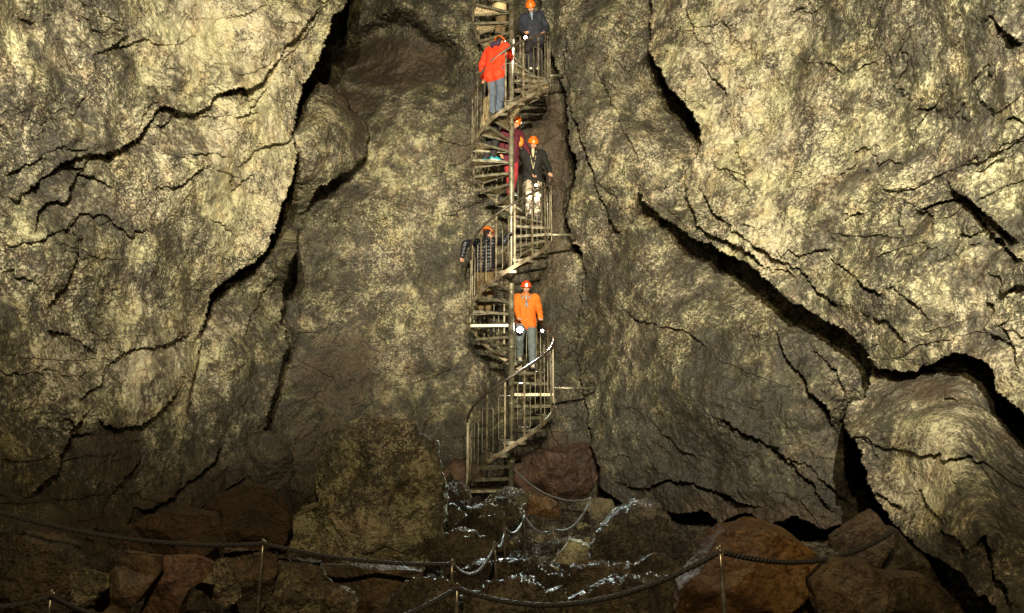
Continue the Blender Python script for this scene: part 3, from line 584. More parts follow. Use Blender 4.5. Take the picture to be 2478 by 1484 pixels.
B('boulder', [(1637, 1520), (1640, 1409), (1690, 1356), (1720, 1298), (1749, 1275), (1778, 1277), (1816, 1269), (1854, 1274), (1884, 1288), (1925, 1306), (1954, 1324), (1983, 1356), (2015, 1385), (2030, 1520)], 5.7, M['rust'], 'big smooth rust orange boulder behind the right rope post', seed=32, facet=.05, rough=.015, thick=.7)
B('boulder', [(2008, 1297), (2054, 1265), (2100, 1240), (2110, 1236), (2121, 1250), (2138, 1278), (2168, 1283), (2184, 1306), (2212, 1329), (2250, 1356), (2288, 1397), (2276, 1426), (2229, 1395), (2130, 1392), (2086, 1358), (2010, 1326)], 6.4, M['brown'], 'brown pointed rock below the dark gap where the right rope ends', seed=33, facet=.06, rough=.018, thick=.6)
B('boulder', [(2005, 1348), (2089, 1360), (2130, 1393), (2229, 1399), (2285, 1432), (2320, 1480), (2340, 1540), (1990, 1540), (1960, 1400)], 5.2, M['brown'], 'broad brown boulder in front of the pointed rock at the bottom edge', seed=34, facet=.08, rough=.02, thick=.7)
B('boulder', [(1690, 1290), (1712, 1272), (1735, 1290), (1728, 1330), (1700, 1345), (1680, 1320)], 7.2, M['boulder'], 'small dark rock between the black boulder and the rusty boulder', seed=35, sub=5, brown=.3, pale=.5)
# loose stones: hand-sized to head-sized, scattered along the path
k = 0
for (x0, x1, y0, y1, n, smin, smax) in ((1235, 1400, 1285, 1345, 34, 8, 24), (1060, 1230, 1285, 1350, 22, 9, 22), (1230, 1400, 1345, 1460, 50, 7, 20), (1390, 1480, 1270, 1310, 10, 10, 22), (1100, 1500, 1440, 1484, 14, 14, 34), (1180, 1350, 1255, 1290, 10, 10, 20), (700, 1060, 1440, 1484, 6, 20, 40)):
    for _ in range(n):
        x = rng.uniform(x0, x1); y = rng.uniform(y0, y1); s = rng.uniform(smin, smax)
        # where the line of sight meets the floor
        Yk = 4.0
        while Yk < 14 and P(x, y, Yk)[2] > gz(P(x, y, Yk)[0], Yk): Yk += 0.1
        nn = rng.randint(6, 8); ph = rng.uniform(0, 6)
        ol = [(x + s * rng.uniform(.75, 1.15) * math.cos(ph - 2 * math.pi * i / nn), y + .62 * s * rng.uniform(.75, 1.15) * math.sin(ph - 2 * math.pi * i / nn)) for i in range(nn)]
        B('loose_stone', ol, Yk - 0.08, M['wet'] if rng.random() < .8 else M['pale'], 'loose wet stone among the rubble on the cave floor', 'stone', thick=.8, seed=200 + k, sub=4, facet=.12, rough=.02, group='loose stones on the cave floor'); k += 1

# ------------------------------------------------------------------ ropes and posts
M['steel'] = plain_mat('worn_steel', (0.30, 0.29, 0.25), rough=0.38, metal=0.85, var=0.35, vscale=14)
M['post'] = plain_mat('dark_post_steel', (0.26, 0.23, 0.18), rough=0.36, metal=0.8, var=0.3, vscale=18)
M['rope'] = plain_mat('black_rope', (0.020, 0.019, 0.018), rough=0.42, var=0.4, vscale=90, bump=0.5, bscale=260)
M['rope_grey'] = plain_mat('grey_rope', (0.13, 0.13, 0.125), rough=0.38, var=0.3, vscale=90, bump=0.5, bscale=260)
def twist_rope(name, pts, r, m, label, sags=None):
    """three-strand laid rope along a path of points (world), each span sagging"""
    path = []
    for i in range(len(pts) - 1):
        a = np.array(pts[i]); b = np.array(pts[i + 1]); L = np.linalg.norm(b - a); n = max(12, int(L / (r * 0.9)))
        s = sags[i] if sags else 0.1
        for k in range(n + (i == len(pts) - 2)):
            t = k / n; p = a + (b - a) * t; p = p - np.array([0, 0, 4 * s * t * (1 - t)]); path.append(p)
    path = np.array(path); cum = np.concatenate([[0], np.cumsum(np.linalg.norm(np.diff(path, axis=0), axis=1))])
    tan = np.gradient(path, axis=0); tan /= np.linalg.norm(tan, axis=1)[:, None]
    s1 = np.cross(tan, [0, 0, 1.0]); s1 /= np.maximum(np.linalg.norm(s1, axis=1), 1e-6)[:, None]; s2 = np.cross(s1, tan)
    mb = MB(); pitch = r * 7.5
    for k in range(3):
        ph = cum / pitch * 2 * math.pi + k * 2 * math.pi / 3
        c = path + 0.52 * r * (np.cos(ph)[:, None] * s1 + np.sin(ph)[:, None] * s2)
        mb.tube(c, r * 0.56, 7)
    o = mb.build(name, m, loc=path[0], smooth=True); tag(o, label, 'rope'); return o
posts = {}
def rope_post(key, x, y, Y, label, r=0.014, grp='steel posts that carry the ropes', lean=0.0, cap=True):
    top = P(x, y, Y); g = gz(top[0], Y) - 0.15; g = min(g, top[2] - 0.5)
    t = thing('rope_post', label, 'post', (top[0] + lean * (top[2] - g), Y, g), grp)
    foot = np.array([top[0] + lean * (top[2] - g), Y, g])
    mb = MB(); mid_ = foot + (top - foot) * (1 - 0.16 / max(.3, top[2] - g))
    mb.tube([foot, mid_, mid_ + (top - mid_) * .25, top], [r, r, r * .72, r * .62], 12); mb.build('shaft', M['post'], t, smooth=True)
    e = MB(); c = top + np.array([0, 0, -0.018])                   # eye through which the rope runs
    e.tube([c + 0.024 * np.array([math.cos(a), 0, math.sin(a)]) for a in np.linspace(0, 2 * math.pi, 14)[:-1]], 0.006, 6, closed=True); e.build('eye', M['post'], t, smooth=True)
    kb = MB(); kb.tube([top + np.array([0, 0, 0.0]), top + np.array([0, 0, .012]), top + np.array([0, 0, .02])], [r * .75, r * .8, r * .3], 10); kb.build('cap', M['post'], t, smooth=True)
    posts[key] = top - np.array([0, 0, 0.02]); return t
rope_post('A', 1429, 1205, 12.0, 'farthest thin rope post beside the grey rounded boulder', .011)
rope_post('B', 1339, 1277, 10.2, 'thin rope post left of the pale wedge boulder', .010)
rope_post('C', 1269, 1244, 10.6, 'thin rope post in front of the rust coloured rock', .010)
rope_post('D', 1222, 1277, 8.3, 'thin rope post at the dark square block', .012)
rope_post('E', 1197, 1314, 7.4, 'leaning rope post at the low end of the curved grey rope', .016, lean=.05)
rope_post('F', 1094, 1359, 6.0, 'rope post where the left rope meets the path rope', .018)
rope_post('G', 1106, 1416, 5.2, 'rope post right beside another, carrying the sagging front rope', .017, lean=-.01)
rope_post('H', 1742, 1326, 4.3, 'rope post in front of the big rust orange boulder', .0155, lean=.02)
rope_post('I', 637, 1309, 5.8, 'long rope post standing before the dark block on the left', .0165, lean=-.02)
rope_post('J', 124, 1434, 4.7, 'low rope post in the lower left corner', .013)
col_pt = P(1243, 1135, 13.22)
twist_rope('rope', [P(-60, 1222, 5.2), posts['I'], posts['F']], 0.017, M['rope'], 'black rope crossing the left half behind the floor slabs', [0.10, 0.05])
twist_rope('rope', [posts['F'], posts['E'], posts['D'], posts['C'], posts['B'], posts['A'], col_pt], 0.018, M['rope_grey'], 'grey rope winding along the path up to the stair column', [0.17, 0.10, 0.13, 0.14, 0.19, 0.22])
twist_rope('rope', [P(900, 1520, 4.7), posts['G'], posts['H'], P(2162, 1284, 5.9)], 0.0175, M['rope'], 'thick black front rope sagging between the pair of posts and the right rock', [0.02, 0.20, 0.14])
twist_rope('rope', [P(-60, 1466, 4.5), posts['J'], P(330, 1510, 4.2)], 0.017, M['rope'], 'short black rope in the lower left corner', [0.03, 0.03])

# ------------------------------------------------------------------ spiral staircase
AX, AY = -0.012, 13.3
RAD, PIT, TH0, Z270 = 0.835, 3.27, 175.0, 0.90
STEPA = 24.83
def zt(th): return Z270 + (th - 270.0) / 360.0 * PIT                # tread height at an angle (degrees, rising anticlockwise)
def on(th, r, z): return np.array([AX + r * math.cos(R(th)), AY + r * math.sin(R(th)), z])
m, nt, b = mat('perforated_galvanised_steel')
tc = nt.nodes.new('ShaderNodeTexCoord'); sx = nt.nodes.new('ShaderNodeSeparateXYZ'); nt.links.new(tc.outputs['Object'], sx.inputs[0])
hx_ = mth(nt, 'SINE', mth(nt, 'MULTIPLY', sx.outputs[0], 2 * math.pi / 0.030)); hy_ = mth(nt, 'SINE', mth(nt, 'MULTIPLY', sx.outputs[1], 2 * math.pi / 0.030))
hole = mth(nt, 'MULTIPLY', hx_, hy_)
mask = mth(nt, 'GREATER_THAN', hole, 0.30)
b.inputs['Base Color'].default_value = (0.50, 0.40, 0.24, 1); b.inputs['Metallic'].default_value = 0.75; b.inputs['Roughness'].default_value = 0.32
bp = node(nt, 'ShaderNodeBump', Strength=1.0, Distance=0.012); nt.links.new(hole, bp.inputs['Height']); nt.links.new(bp.outputs[0], b.inputs['Normal'])
tr = nt.nodes.new('ShaderNodeBsdfTransparent'); mx = nt.nodes.new('ShaderNodeMixShader')
nt.links.new(mask, mx.inputs[0]); nt.links.new(b.outputs[0], mx.inputs[1]); nt.links.new(tr.outputs[0], mx.inputs[2]); nt.links.new(mx.outputs[0], nt.nodes['Material Output'].inputs['Surface'])
M['perf'] = m
M['galv'] = plain_mat('galvanised_steel', (0.23, 0.21, 0.14), rough=0.38, metal=0.6, var=0.45, vscale=9, col2=(0.37, 0.345, 0.245))
M['galv_rust'] = plain_mat('rusty_galvanised_steel', (0.17, 0.12, 0.065), rough=0.45, metal=0.45, var=0.5, vscale=7, col2=(0.32, 0.28, 0.19))
M['rail'] = plain_mat('dark_handrail', (0.075, 0.060, 0.045), rough=0.36, metal=0.35, var=0.4, vscale=12)
stair = thing('spiral_staircase', 'tall galvanised spiral staircase rising from the boulders through the cave', 'staircase', (AX, AY, -0.4))
TH_END = 270 + 360 * 3.6
mb = MB(); mb.tube([on(0, 0, -0.5), on(0, 0, zt(TH_END) + .6)], 0.058, 24); mb.build('centre_column', M['galv'], stair, smooth=True)
mb = MB()
for z_ in np.arange(0.55, 12, 1.09): mb.tube([on(0, 0, z_), on(0, 0, z_ + .02)], 0.062, 24)
mb.build('column_collar', M['galv'], stair, smooth=False)
# outer string: flat bar wound into a helix
def helix_bar(name, t0, t1, r, dz, hgt, thk, m_, n=420):
    v = []; f = []
    for i in range(n + 1):
        t = t0 + (t1 - t0) * i / n
        for (dr, dh) in ((-thk / 2, -hgt / 2), (thk / 2, -hgt / 2), (thk / 2, hgt / 2), (-thk / 2, hgt / 2)): v.append(on(t, r + dr, zt(t) + dz + dh))
    for i in range(n):
        for k in range(4): f.append((i * 4 + k, i * 4 + (k + 1) % 4, i * 4 + 4 + (k + 1) % 4, i * 4 + 4 + k))
    f.append((3, 2, 1, 0)); f.append(tuple(n * 4 + k for k in range(4)))
    return mesh_obj(name, v, f, m_, stair, smooth=False)
helix_bar('outer_string', 184, TH_END, RAD, -0.045, 0.085, 0.012, M['galv_rust'])
hp = [on(t, RAD, zt(t) + 1.20) for t in np.arange(180, TH_END, 4.0)]
mb = MB(); mb.tube(hp, 0.026, 10); mb.build('handrail', M['rail'], stair, smooth=True)
mb = MB(); mb.tube([on(181, RAD, -0.35), on(181, RAD, zt(181) + 1.2)], 0.024, 4, square=True); mb.build('newel_post', M['galv'], stair)
def sector(r0, r1, a0, a1, z, n=6):
    v = [(r0 * math.cos(R(a)), r0 * math.sin(R(a)), z) for a in np.linspace(a0, a1, n + 1)] + [(r1 * math.cos(R(a)), r1 * math.sin(R(a)), z) for a in np.linspace(a0, a1, n + 1)]
    return v, [(i, i + n + 1, i + n + 2, i + 1) for i in range(n)]
HALF = STEPA / 2 + 2.0
def child_local(mb_, name, m_, parent, loc, rz):
    o = mesh_obj(name, mb_.v, mb_.f, m_); o.parent = parent; o.location = loc; o.rotation_euler = (0, 0, rz); return o
pv, pf = sector(0.06, 0.80, -HALF, HALF, 0.0, 8)
plate = MB(); plate.add(pv, pf)
frame = MB()
for a in (-HALF, HALF):
    c, s = math.cos(R(a)), math.sin(R(a)); rad = np.array([c, s, 0]); tg = np.array([-s, c, 0])
    frame.box(rad * 0.435 + np.array([0, 0, -0.028]) , rad * 0.372, tg * 0.003, np.array([0, 0, 0.026]))
n = 6
for i in range(n):
    a0, a1 = -HALF + 2 * HALF * i / n, -HALF + 2 * HALF * (i + 1) / n; am = (a0 + a1) / 2
    c, s = math.cos(R(am)), math.sin(R(am)); rad = np.array([c, s, 0]); tg = np.array([-s, c, 0])
    frame.box(rad * 0.803 + np.array([0, 0, -0.028]), rad * 0.003, tg * 0.803 * R(a1 - a0) / 2, np.array([0, 0, 0.026]))
post0 = MB(); post0.box((RAD - 0.018, 0, 0.56), (0.006, 0, 0), (0, 0.016, 0), (0, 0, 0.635))
def loop_pts():
    """rounded rectangle bent round the stair's cylinder, behind its post"""
    pts = []; w_, z0, z1, rc = 8.6, 0.14, 0.93, 0.05
    da = w_ * rc / (RAD * R(w_)) if False else 2.2
    cor = [(-w_, z0), (w_, z0), (w_, z1), (-w_, z1)]
    seq = []
    for i, (a, z_) in enumerate(cor):
        sa = 1 if a > 0 else -1; sz = 1 if z_ > .5 else -1
        st = {0: 180, 1: 270, 2: 0, 3: 90}[i]
        for k in range(5):
            t = R(st + 22.5 * k); seq.append((a - sa * da + da * math.cos(t), z_ - sz * rc + rc * math.sin(t)))
    return [np.array([(RAD - 0.030) * math.cos(R(a)), (RAD - 0.030) * math.sin(R(a)), z_]) for a, z_ in seq]
loop0 = MB(); loop0.tube(loop_pts(), 0.0065, 6, closed=True)
first = None; kk = 0
th = 262.0 - 4 * STEPA
base_loc = np.array([AX, AY, -0.4])
while th < TH_END - 10:
    zz = zt(th + STEPA / 2)
    loc = (0.0, 0.0, zz + 0.4)
    if first is None:
        t1 = child_local(plate, 'tread', M['perf'], stair, loc, R(th + STEPA / 2)); fr = child_local(frame, 'tread_frame', M['galv'], t1, (0, 0, 0), 0)
        p1 = child_local(post0, 'post', M['galv_rust'], stair, (0, 0, zt(th) + 0.4), R(th)); l1 = child_local(loop0, 'infill_loop', M['galv'], p1, (0, 0, 0), 0)
        l1.data.polygons.foreach_set('use_smooth', np.ones(len(l1.data.polygons), bool))
        first = (t1, fr, p1, l1)
    else:
        c = [o.copy() for o in first]
        for o in c: COL.objects.link(o)
        c[0].location = loc; c[0].rotation_euler = (0, 0, R(th + STEPA / 2)); c[1].parent = c[0]
        c[2].location = (0, 0, zt(th) + 0.4); c[2].rotation_euler = (0, 0, R(th)); c[3].parent = c[2]
    th += STEPA; kk += 1
for (x0, y0, x1, Yb, r) in ((1340, 940, 1432, 13.3, .028), (1318, 569, 1386, 13.4, .027), (1331, 183, 1352, 13.5, .027)):
    a, b_ = P(x0, y0, Yb), P(x1 + 10, y0, Yb + .25)
    mb = MB(); mb.tube([a, b_], r, 8); mb.build('wall_tie', M['galv'], stair, smooth=True)
# ------------------------------------------------------------------ people
M['skin'] = plain_mat('skin', (0.50, 0.27, 0.17), rough=0.5, var=0.12, vscale=30)
M['facedark'] = plain_mat('brow_and_eyes', (0.05, 0.03, 0.02), rough=0.5)
M['lips'] = plain_mat('lips', (0.36, 0.13, 0.10), rough=0.45)
M['hair'] = plain_mat('dark_hair', (0.035, 0.022, 0.014), rough=0.5, bump=.6, bscale=220)
M['helmet'] = plain_mat('orange_helmet_shell', (0.85, 0.17, 0.012), rough=0.24, var=0.12, vscale=9)
M['helmet_red'] = plain_mat('red_orange_helmet_shell', (0.80, 0.085, 0.012), rough=0.24, var=0.12, vscale=9)
M['black'] = plain_mat('black_plastic', (0.016, 0.015, 0.014), rough=0.45)
M['white'] = plain_mat('white_plastic', (0.80, 0.78, 0.70), rough=0.4, var=.06)
def cloth(name, col, rough=0.75, var=0.22, spec=0.3, bump=0.35, col2=None, vscale=12): return plain_mat(name, col, rough=rough, var=var, vscale=vscale, bump=bump, bscale=150, spec=spec, col2=col2)
def camo():
    m = cloth('camouflage_trousers', (0.05, 0.042, 0.030), col2=(0.40, 0.36, 0.27), vscale=13, var=.05)
    for n in m.node_tree.nodes:
        if n.type == 'VALTORGB': n.color_ramp.elements[0].position = .46; n.color_ramp.elements[1].position = .53; e = n.color_ramp.elements.new(.495); e.color = (0.17, 0.135, 0.085, 1)
    return m
C_ = {'orange': cloth('orange_jacket_cloth', (0.80, 0.17, 0.018), var=.12), 'red': cloth('red_jacket_cloth', (0.78, 0.045, 0.012), var=.12), 'blackj': cloth('black_jacket_cloth', (0.011, 0.012, 0.010)),
      'maroon': cloth('maroon_coat_cloth', (0.085, 0.012, 0.022)), 'navy': cloth('navy_puffer_shell', (0.008, 0.009, 0.016), rough=0.32, spec=.6), 'beige': cloth('beige_jacket_cloth', (0.34, 0.27, 0.15)),
      'darkblue': cloth('dark_blue_jacket_cloth', (0.016, 0.020, 0.034), col2=(0.035, 0.040, 0.055)), 'cream': cloth('cream_coat_cloth', (0.62, 0.50, 0.26), var=.1),
      'jeans': cloth('blue_jeans', (0.075, 0.10, 0.14)), 'greyjeans': cloth('grey_jeans', (0.13, 0.16, 0.17)), 'crimson': cloth('crimson_trousers', (0.34, 0.035, 0.045), var=.15), 'olive': cloth('olive_brown_trousers', (0.13, 0.092, 0.042)),
      'dark': cloth('dark_trousers', (0.024, 0.023, 0.024)), 'camo': camo(), 'greyhood': cloth('grey_hoodie', (0.30, 0.26, 0.20)),
      'purple': cloth('dark_purple_hood', (0.040, 0.022, 0.045)), 'shirt': cloth('cream_shirt', (0.62, 0.52, 0.32), var=.08), 'shoe_light': cloth('pale_shoe', (0.52, 0.45, 0.34)), 'shoe_grey': cloth('grey_shoe', (0.35, 0.36, 0.34)),
      'shoe_teal': cloth('teal_shoe', (0.02, 0.26, 0.30), var=.3), 'boot': cloth('brown_boot', (0.10, 0.075, 0.05)), 'shoe_black': cloth('black_shoe', (0.03, 0.028, 0.025)), 'paleblue': cloth('pale_blue_lining', (0.20, 0.27, 0.33))}
_us = None
def unit_sphere(nu=14, nv=9):
    v = []; f = []
    for j in range(nv + 1):
        for i in range(nu):
            a = 2 * math.pi * i / nu; b = math.pi * j / nv; v.append((math.sin(b) * math.cos(a), math.sin(b) * math.sin(a), math.cos(b)))
    for j in range(nv):
        for i in range(nu): f.append((j * nu + i, (j + 1) * nu + i, (j + 1) * nu + (i + 1) % nu, j * nu + (i + 1) % nu))
    return np.array(v), f
SPH = unit_sphere()
class Blob(MB):
    def ell(s, c, ax):           # ax: 3x3 rows = semi-axes
        s.add(np.array(c) + SPH[0] @ np.array(ax, float), SPH[1])
    def cap(s, a, b, ra, rb):    # tapered limb with round ends
        a = np.array(a, float); b = np.array(b, float); n = 5
        d = b - a; L = np.linalg.norm(d)
        s.ell(a, np.eye(3) * ra); s.ell(b, np.eye(3) * rb)
        if L > 1e-6: s.tube([a + d * i / n for i in range(n + 1)], [ra + (rb - ra) * i / n for i in range(n + 1)], 14)
    def chain(s, pts, rs):
        for i in range(len(pts) - 1): s.cap(pts[i], pts[i + 1], rs[i], rs[i + 1])
    def fuse(s, name, m, parent, voxel=0.011, smooth=3, wrinkle=0.0, wscale=9.0, seed=0, paint=None, puff=0.0):
        """melt the pieces into ONE continuous skin"""
        me = bpy.data.meshes.new('raw'); me.from_pydata(s.v, [], s.f); me.update()
        o = bpy.data.objects.new('raw', me); COL.objects.link(o)
        md = o.modifiers.new('r', 'REMESH'); md.mode = 'VOXEL'; md.voxel_size = voxel
        if smooth: sm_ = o.modifiers.new('s', 'SMOOTH'); sm_.factor = 0.5; sm_.iterations = smooth
        dg = bpy.context.evaluated_depsgraph_get(); em = bpy.data.meshes.new_from_object(o.evaluated_get(dg))
        n = len(em.vertices); co = np.empty(n * 3, np.float32); em.vertices.foreach_get('co', co); co = co.reshape(-1, 3)
        no = np.empty(n * 3, np.float32); em.vertices.foreach_get('normal', no); no = no.reshape(-1, 3)
        if wrinkle: co = co + no * (wrinkle * fbm(co * np.array([wscale, wscale, wscale * .55], np.float32) + seed, 3, .5, ridged=True))[:, None]
        if puff: co = co + no * (puff * np.abs(np.sin(co[:, 2] * math.pi / 0.075)))[:, None]
        fc = [tuple(p.vertices) for p in em.polygons]
        out = mesh_obj(name, co, fc, m, parent, smooth=True)
        if paint:
            cen = np.array([p.center[:] for p in out.data.polygons]) + np.array(worldloc(parent)); out.data.polygons.foreach_set('material_index', paint(cen).astype(np.int32))
        bpy.data.objects.remove(o); bpy.data.meshes.remove(me); bpy.data.meshes.remove(em)
        return out
def ik(a, c, l1, l2, pole):
    a = np.array(a, float); c = np.array(c, float); d = c - a; L = np.linalg.norm(d); d /= max(L, 1e-6); L = min(L, (l1 + l2) * 0.995)
    x = (l1 * l1 - l2 * l2 + L * L) / (2 * L); h = math.sqrt(max(1e-6, l1 * l1 - x * x))
    p = np.array(pole, float); p = p - d * (p @ d); p /= max(1e-6, np.linalg.norm(p))
    return a + d * x + p * h, a + d * L
def rotm(ax, deg):
    return np.array(Matrix.Rotation(R(deg), 3, ax))
def person(label, footL, footR, yaw, hgt=1.78, lean=0, side=0, headpitch=0, headyaw=0, handL=None, handR=None, gripL=False, gripR=False, jacket='orange', trousers='jeans', shoes='shoe_black',
           helmet='helmet', hood=None, shirt=None, hem=-0.06, wr=0.021, puff=0.0, headlamp_or_sticker=None, hairlen=0, drop=0.0, shift=(0, 0), collar=True, open_front=None):
    """yaw 0 = facing away from the camera, 180 = facing it; hand and foot targets are world points"""
    k = hgt / 1.78; fL = np.array(footL, float); fR = np.array(footR, float)
    org = (fL + fR) / 2; org[2] = min(fL[2], fR[2]); Rz = rotm('Z', yaw)
    W = lambda p: org + Rz @ np.array(p, float)
    Lc = lambda p: Rz.T @ (np.array(p, float) - org)
    t = thing('person', label, 'person', org)
    aL, aR = Lc(fL), Lc(fR)
    pel = np.array([shift[0], -0.02 + shift[1] - 0.25 * math.sin(R(lean)), 0.93 * k - drop + 0.35 * abs(aL[2] - aR[2])])
    T = rotm('Z', 0) @ rotm('X', -lean) @ rotm('Y', side); up = T @ np.array([0, 0, 1.0]); fw = T @ np.array([0, 1.0, 0]); rt = T @ np.array([1.0, 0, 0])
    hip = {-1: pel - rt * .095 * k, 1: pel + rt * .095 * k}; sh = {s: pel + up * .525 * k + rt * s * .20 * k for s in (-1, 1)}
    chest = pel + up * .36 * k; neck = pel + up * .575 * k
    H = T @ rotm('Z', headyaw) @ rotm('X', -headpitch); hu, hf, hr = H @ np.array([0, 0, 1.0]), H @ np.array([0, 1.0, 0]), H @ np.array([1.0, 0, 0])
    head = neck + up * 0.05 * k + hu * 0.105 * k + hf * 0.02
    knee, ank, elb, wri, hdir = {}, {}, {}, {}, {}
    for s, a in ((-1, aL), (1, aR)):
        knee[s], ank[s] = ik(hip[s], a + np.array([0, -.03, .085]), .43 * k, .43 * k, (s * .12, 1, .1))
    for s, hnd in ((-1, handL), (1, handR)):
        h = Lc(hnd) if hnd is not None else pel + rt * s * .27 * k + fw * .10 + up * -.10
        v = h - sh[s]; v /= np.linalg.norm(v)
        target = h - v * 0.075
        elb[s], wri[s] = ik(sh[s], target, .29 * k, .255 * k, np.array([s * .55, -.7, -.35]))
        f_ = wri[s] - elb[s]; hdir[s] = f_ / np.linalg.norm(f_)
    # ---- body: one continuous skin from toes to crown
    b = Blob(); w_ = lambda p: W(p)
    for s in (-1, 1):
        b.cap(w_(hip[s]), w_(knee[s]), .075, .052); b.cap(w_(knee[s]), w_(ank[s]), .050, .036); b.cap(w_(ank[s]), w_(ank[s] + np.array([0, .12, -.045])), .036, .030)
        b.cap(w_(sh[s]), w_(elb[s]), .050, .038); b.cap(w_(elb[s]), w_(wri[s]), .037, .026); b.cap(w_(hip[s]), w_(chest + rt * s * .06 + fw * .02), .07, .075); b.cap(w_(chest + rt * s * .06 + fw * .02), w_(sh[s]), .075, .05)
        # hand: palm, four unequal fingers, thumb from the side of the palm
        d = hdir[s]; sd = np.cross(d, np.array([0, 0, 1.0])); sd = sd if np.linalg.norm(sd) > .2 else np.array([1.0, 0, 0]); sd /= np.linalg.norm(sd); pn = np.cross(d, sd)
        if pn @ np.array([-s, .3, -.2]) < 0: pn = -pn
        grip = gripL if s < 0 else gripR; cu = 62 if grip else 20
        p0 = wri[s]; pk = p0 + d * .085
        b.cap(w_(p0), w_(pk - sd * .018), .022, .017); b.cap(w_(p0), w_(pk + sd * .018), .022, .017)
        for q_, (off, ln) in enumerate(((-.030, .070), (-.010, .080), (.010, .076), (.030, .060))):
            c0 = pk + sd * off; ang = 8; pt = [c0]; 
            for seg in range(3):
                ang += cu * (.55 + .15 * seg); dd = d * math.cos(R(ang)) + pn * math.sin(R(ang)); pt.append(pt[-1] + dd * ln * (.45, .32, .23)[seg])
            b.chain([w_(p) for p in pt], [.0095, .009, .0085, .0075])
        ts = -1 if (sd @ np.array([0, 1.0, .2])) < 0 else 1
        c0 = p0 + d * .03 + sd * ts * .026; c1 = c0 + (d * .6 + sd * ts * .7 + pn * .25) * .036; c2 = c1 + (d * .9 + pn * (.5 if grip else .2)) * .032
        b.chain([w_(c0), w_(c1), w_(c2)], [.013, .0105, .009])
    b.cap(w_(pel + fw * .02), w_(chest + fw * .02), .08, .085); b.cap(w_(chest + fw * .02), w_(neck), .08, .055); b.cap(w_(neck), w_(head - hu * .03), .056, .054)
    Ax = lambda a_, b_, c_: np.array([Rz @ (hr * a_), Rz @ (hf * b_), Rz @ (hu * c_)])
    b.ell(w_(head + hu * .03 - hf * .012), Ax(.076, .094, .090)); b.ell(w_(head - hu * .045 + hf * .022), Ax(.060, .070, .072)); b.ell(w_(head - hu * .098 + hf * .048), Ax(.030, .030, .024))
    b.cap(w_(head + hu * .012 + hf * .088), w_(head - hu * .030 + hf * .108), .010, .015); b.cap(w_(head + hu * .026 + hf * .084 - hr * .035), w_(head + hu * .026 + hf * .084 + hr * .035), .013, .013)
    b.cap(w_(head - hu * .062 + hf * .085 - hr * .016), w_(head - hu * .062 + hf * .085 + hr * .016), .011, .011)
    for s in (-1, 1): b.ell(w_(head + hr * s * .078 - hu * .01 - hf * .01), Ax(.012, .022, .034)); b.ell(w_(head + hr * s * .04 - hu * .035 + hf * .07), Ax(.022, .022, .022))
    hw = W(head); hA = np.array([Rz @ hr, Rz @ hf, Rz @ hu])
    def paint(c):
        q_ = (c - hw) @ hA.T; mi = np.zeros(len(c), int); fr = q_[:, 1] > 0.055
        mi[fr & (np.abs(q_[:, 2] - .030) < .007) & (np.abs(np.abs(q_[:, 0]) - .035) < .020)] = 1
        mi[fr & (np.abs(q_[:, 2] - .006) < .009) & (np.abs(np.abs(q_[:, 0]) - .033) < .016)] = 1
        mi[fr & (np.abs(q_[:, 2] + .064) < .009) & (np.abs(q_[:, 0]) < .027)] = 2
        return mi
    b.fuse('body', [M['skin'], M['facedark'], M['lips']], t, voxel=0.0085, smooth=2, paint=paint)
    # ---- clothes
    seed = int(abs(org[0] * 1000)) % 97
    j = Blob(); he = pel + up * (hem) * k
    for s in (-1, 1):
        j.chain([w_(he + rt * s * .085 + fw * .01), w_(pel + up * .18 + rt * s * .075), w_(chest + rt * s * .085 + fw * .01), w_(sh[s] - rt * s * .035 - up * .02)], [.130, .118, .132, .094])
        j.chain([w_(he + rt * s * .06 + fw * .045), w_(chest + rt * s * .06 + fw * .03)], [.10, .105])
        j.chain([w_(sh[s] - up * .012), w_(elb[s]), w_(wri[s] - hdir[s] * .012)], [.078, .060, .046])
    j.cap(w_(chest), w_(neck - up * .03), .115, .075)
    if collar: j.cap(w_(neck - up * .03), w_(neck + up * .018), .078, .070)
    j.fuse('jacket', C_[jacket], t, voxel=0.011, smooth=3, wrinkle=wr, seed=seed, puff=puff)
    if hood:
        h_ = Blob(); h_.cap(w_(neck - up * .03 - rt * .085 - fw * .02), w_(neck + up * .0 - rt * .05 - fw * .085), .045, .05); h_.cap(w_(neck - up * .03 + rt * .085 - fw * .02), w_(neck - fw * .085 + rt * .05), .045, .05)
        h_.cap(w_(neck - fw * .09 - rt * .06), w_(neck - fw * .09 + rt * .06), .055, .055); h_.cap(w_(neck - up * .07 - rt * .07 + fw * .085), w_(neck - up * .03 - rt * .085), .032, .045); h_.cap(w_(neck - up * .07 + rt * .07 + fw * .085), w_(neck - up * .03 + rt * .085), .032, .045)
        h_.fuse('hood', C_[hood], t, voxel=0.011, smooth=3, wrinkle=.006, seed=seed + 5)
    if shirt:
        h_ = Blob(); h_.cap(w_(neck - up * .01 + fw * .055), w_(neck - up * .17 + fw * .135), .040, .016); h_.fuse('shirt_front', C_[shirt], t, voxel=0.009, smooth=2)
    tr_ = Blob()
    for s in (-1, 1):
        tr_.chain([w_(hip[s]), w_(knee[s] + np.array([0, .0, 0])), w_(ank[s] + np.array([0, 0, .015]))], [.105, .076, .062]); tr_.cap(w_(pel + up * .06 + rt * s * .05), w_(hip[s]), .105, .105)
    tr_.fuse('trousers', C_[trousers], t, voxel=0.011, smooth=3, wrinkle=.017, wscale=7, seed=seed + 3)
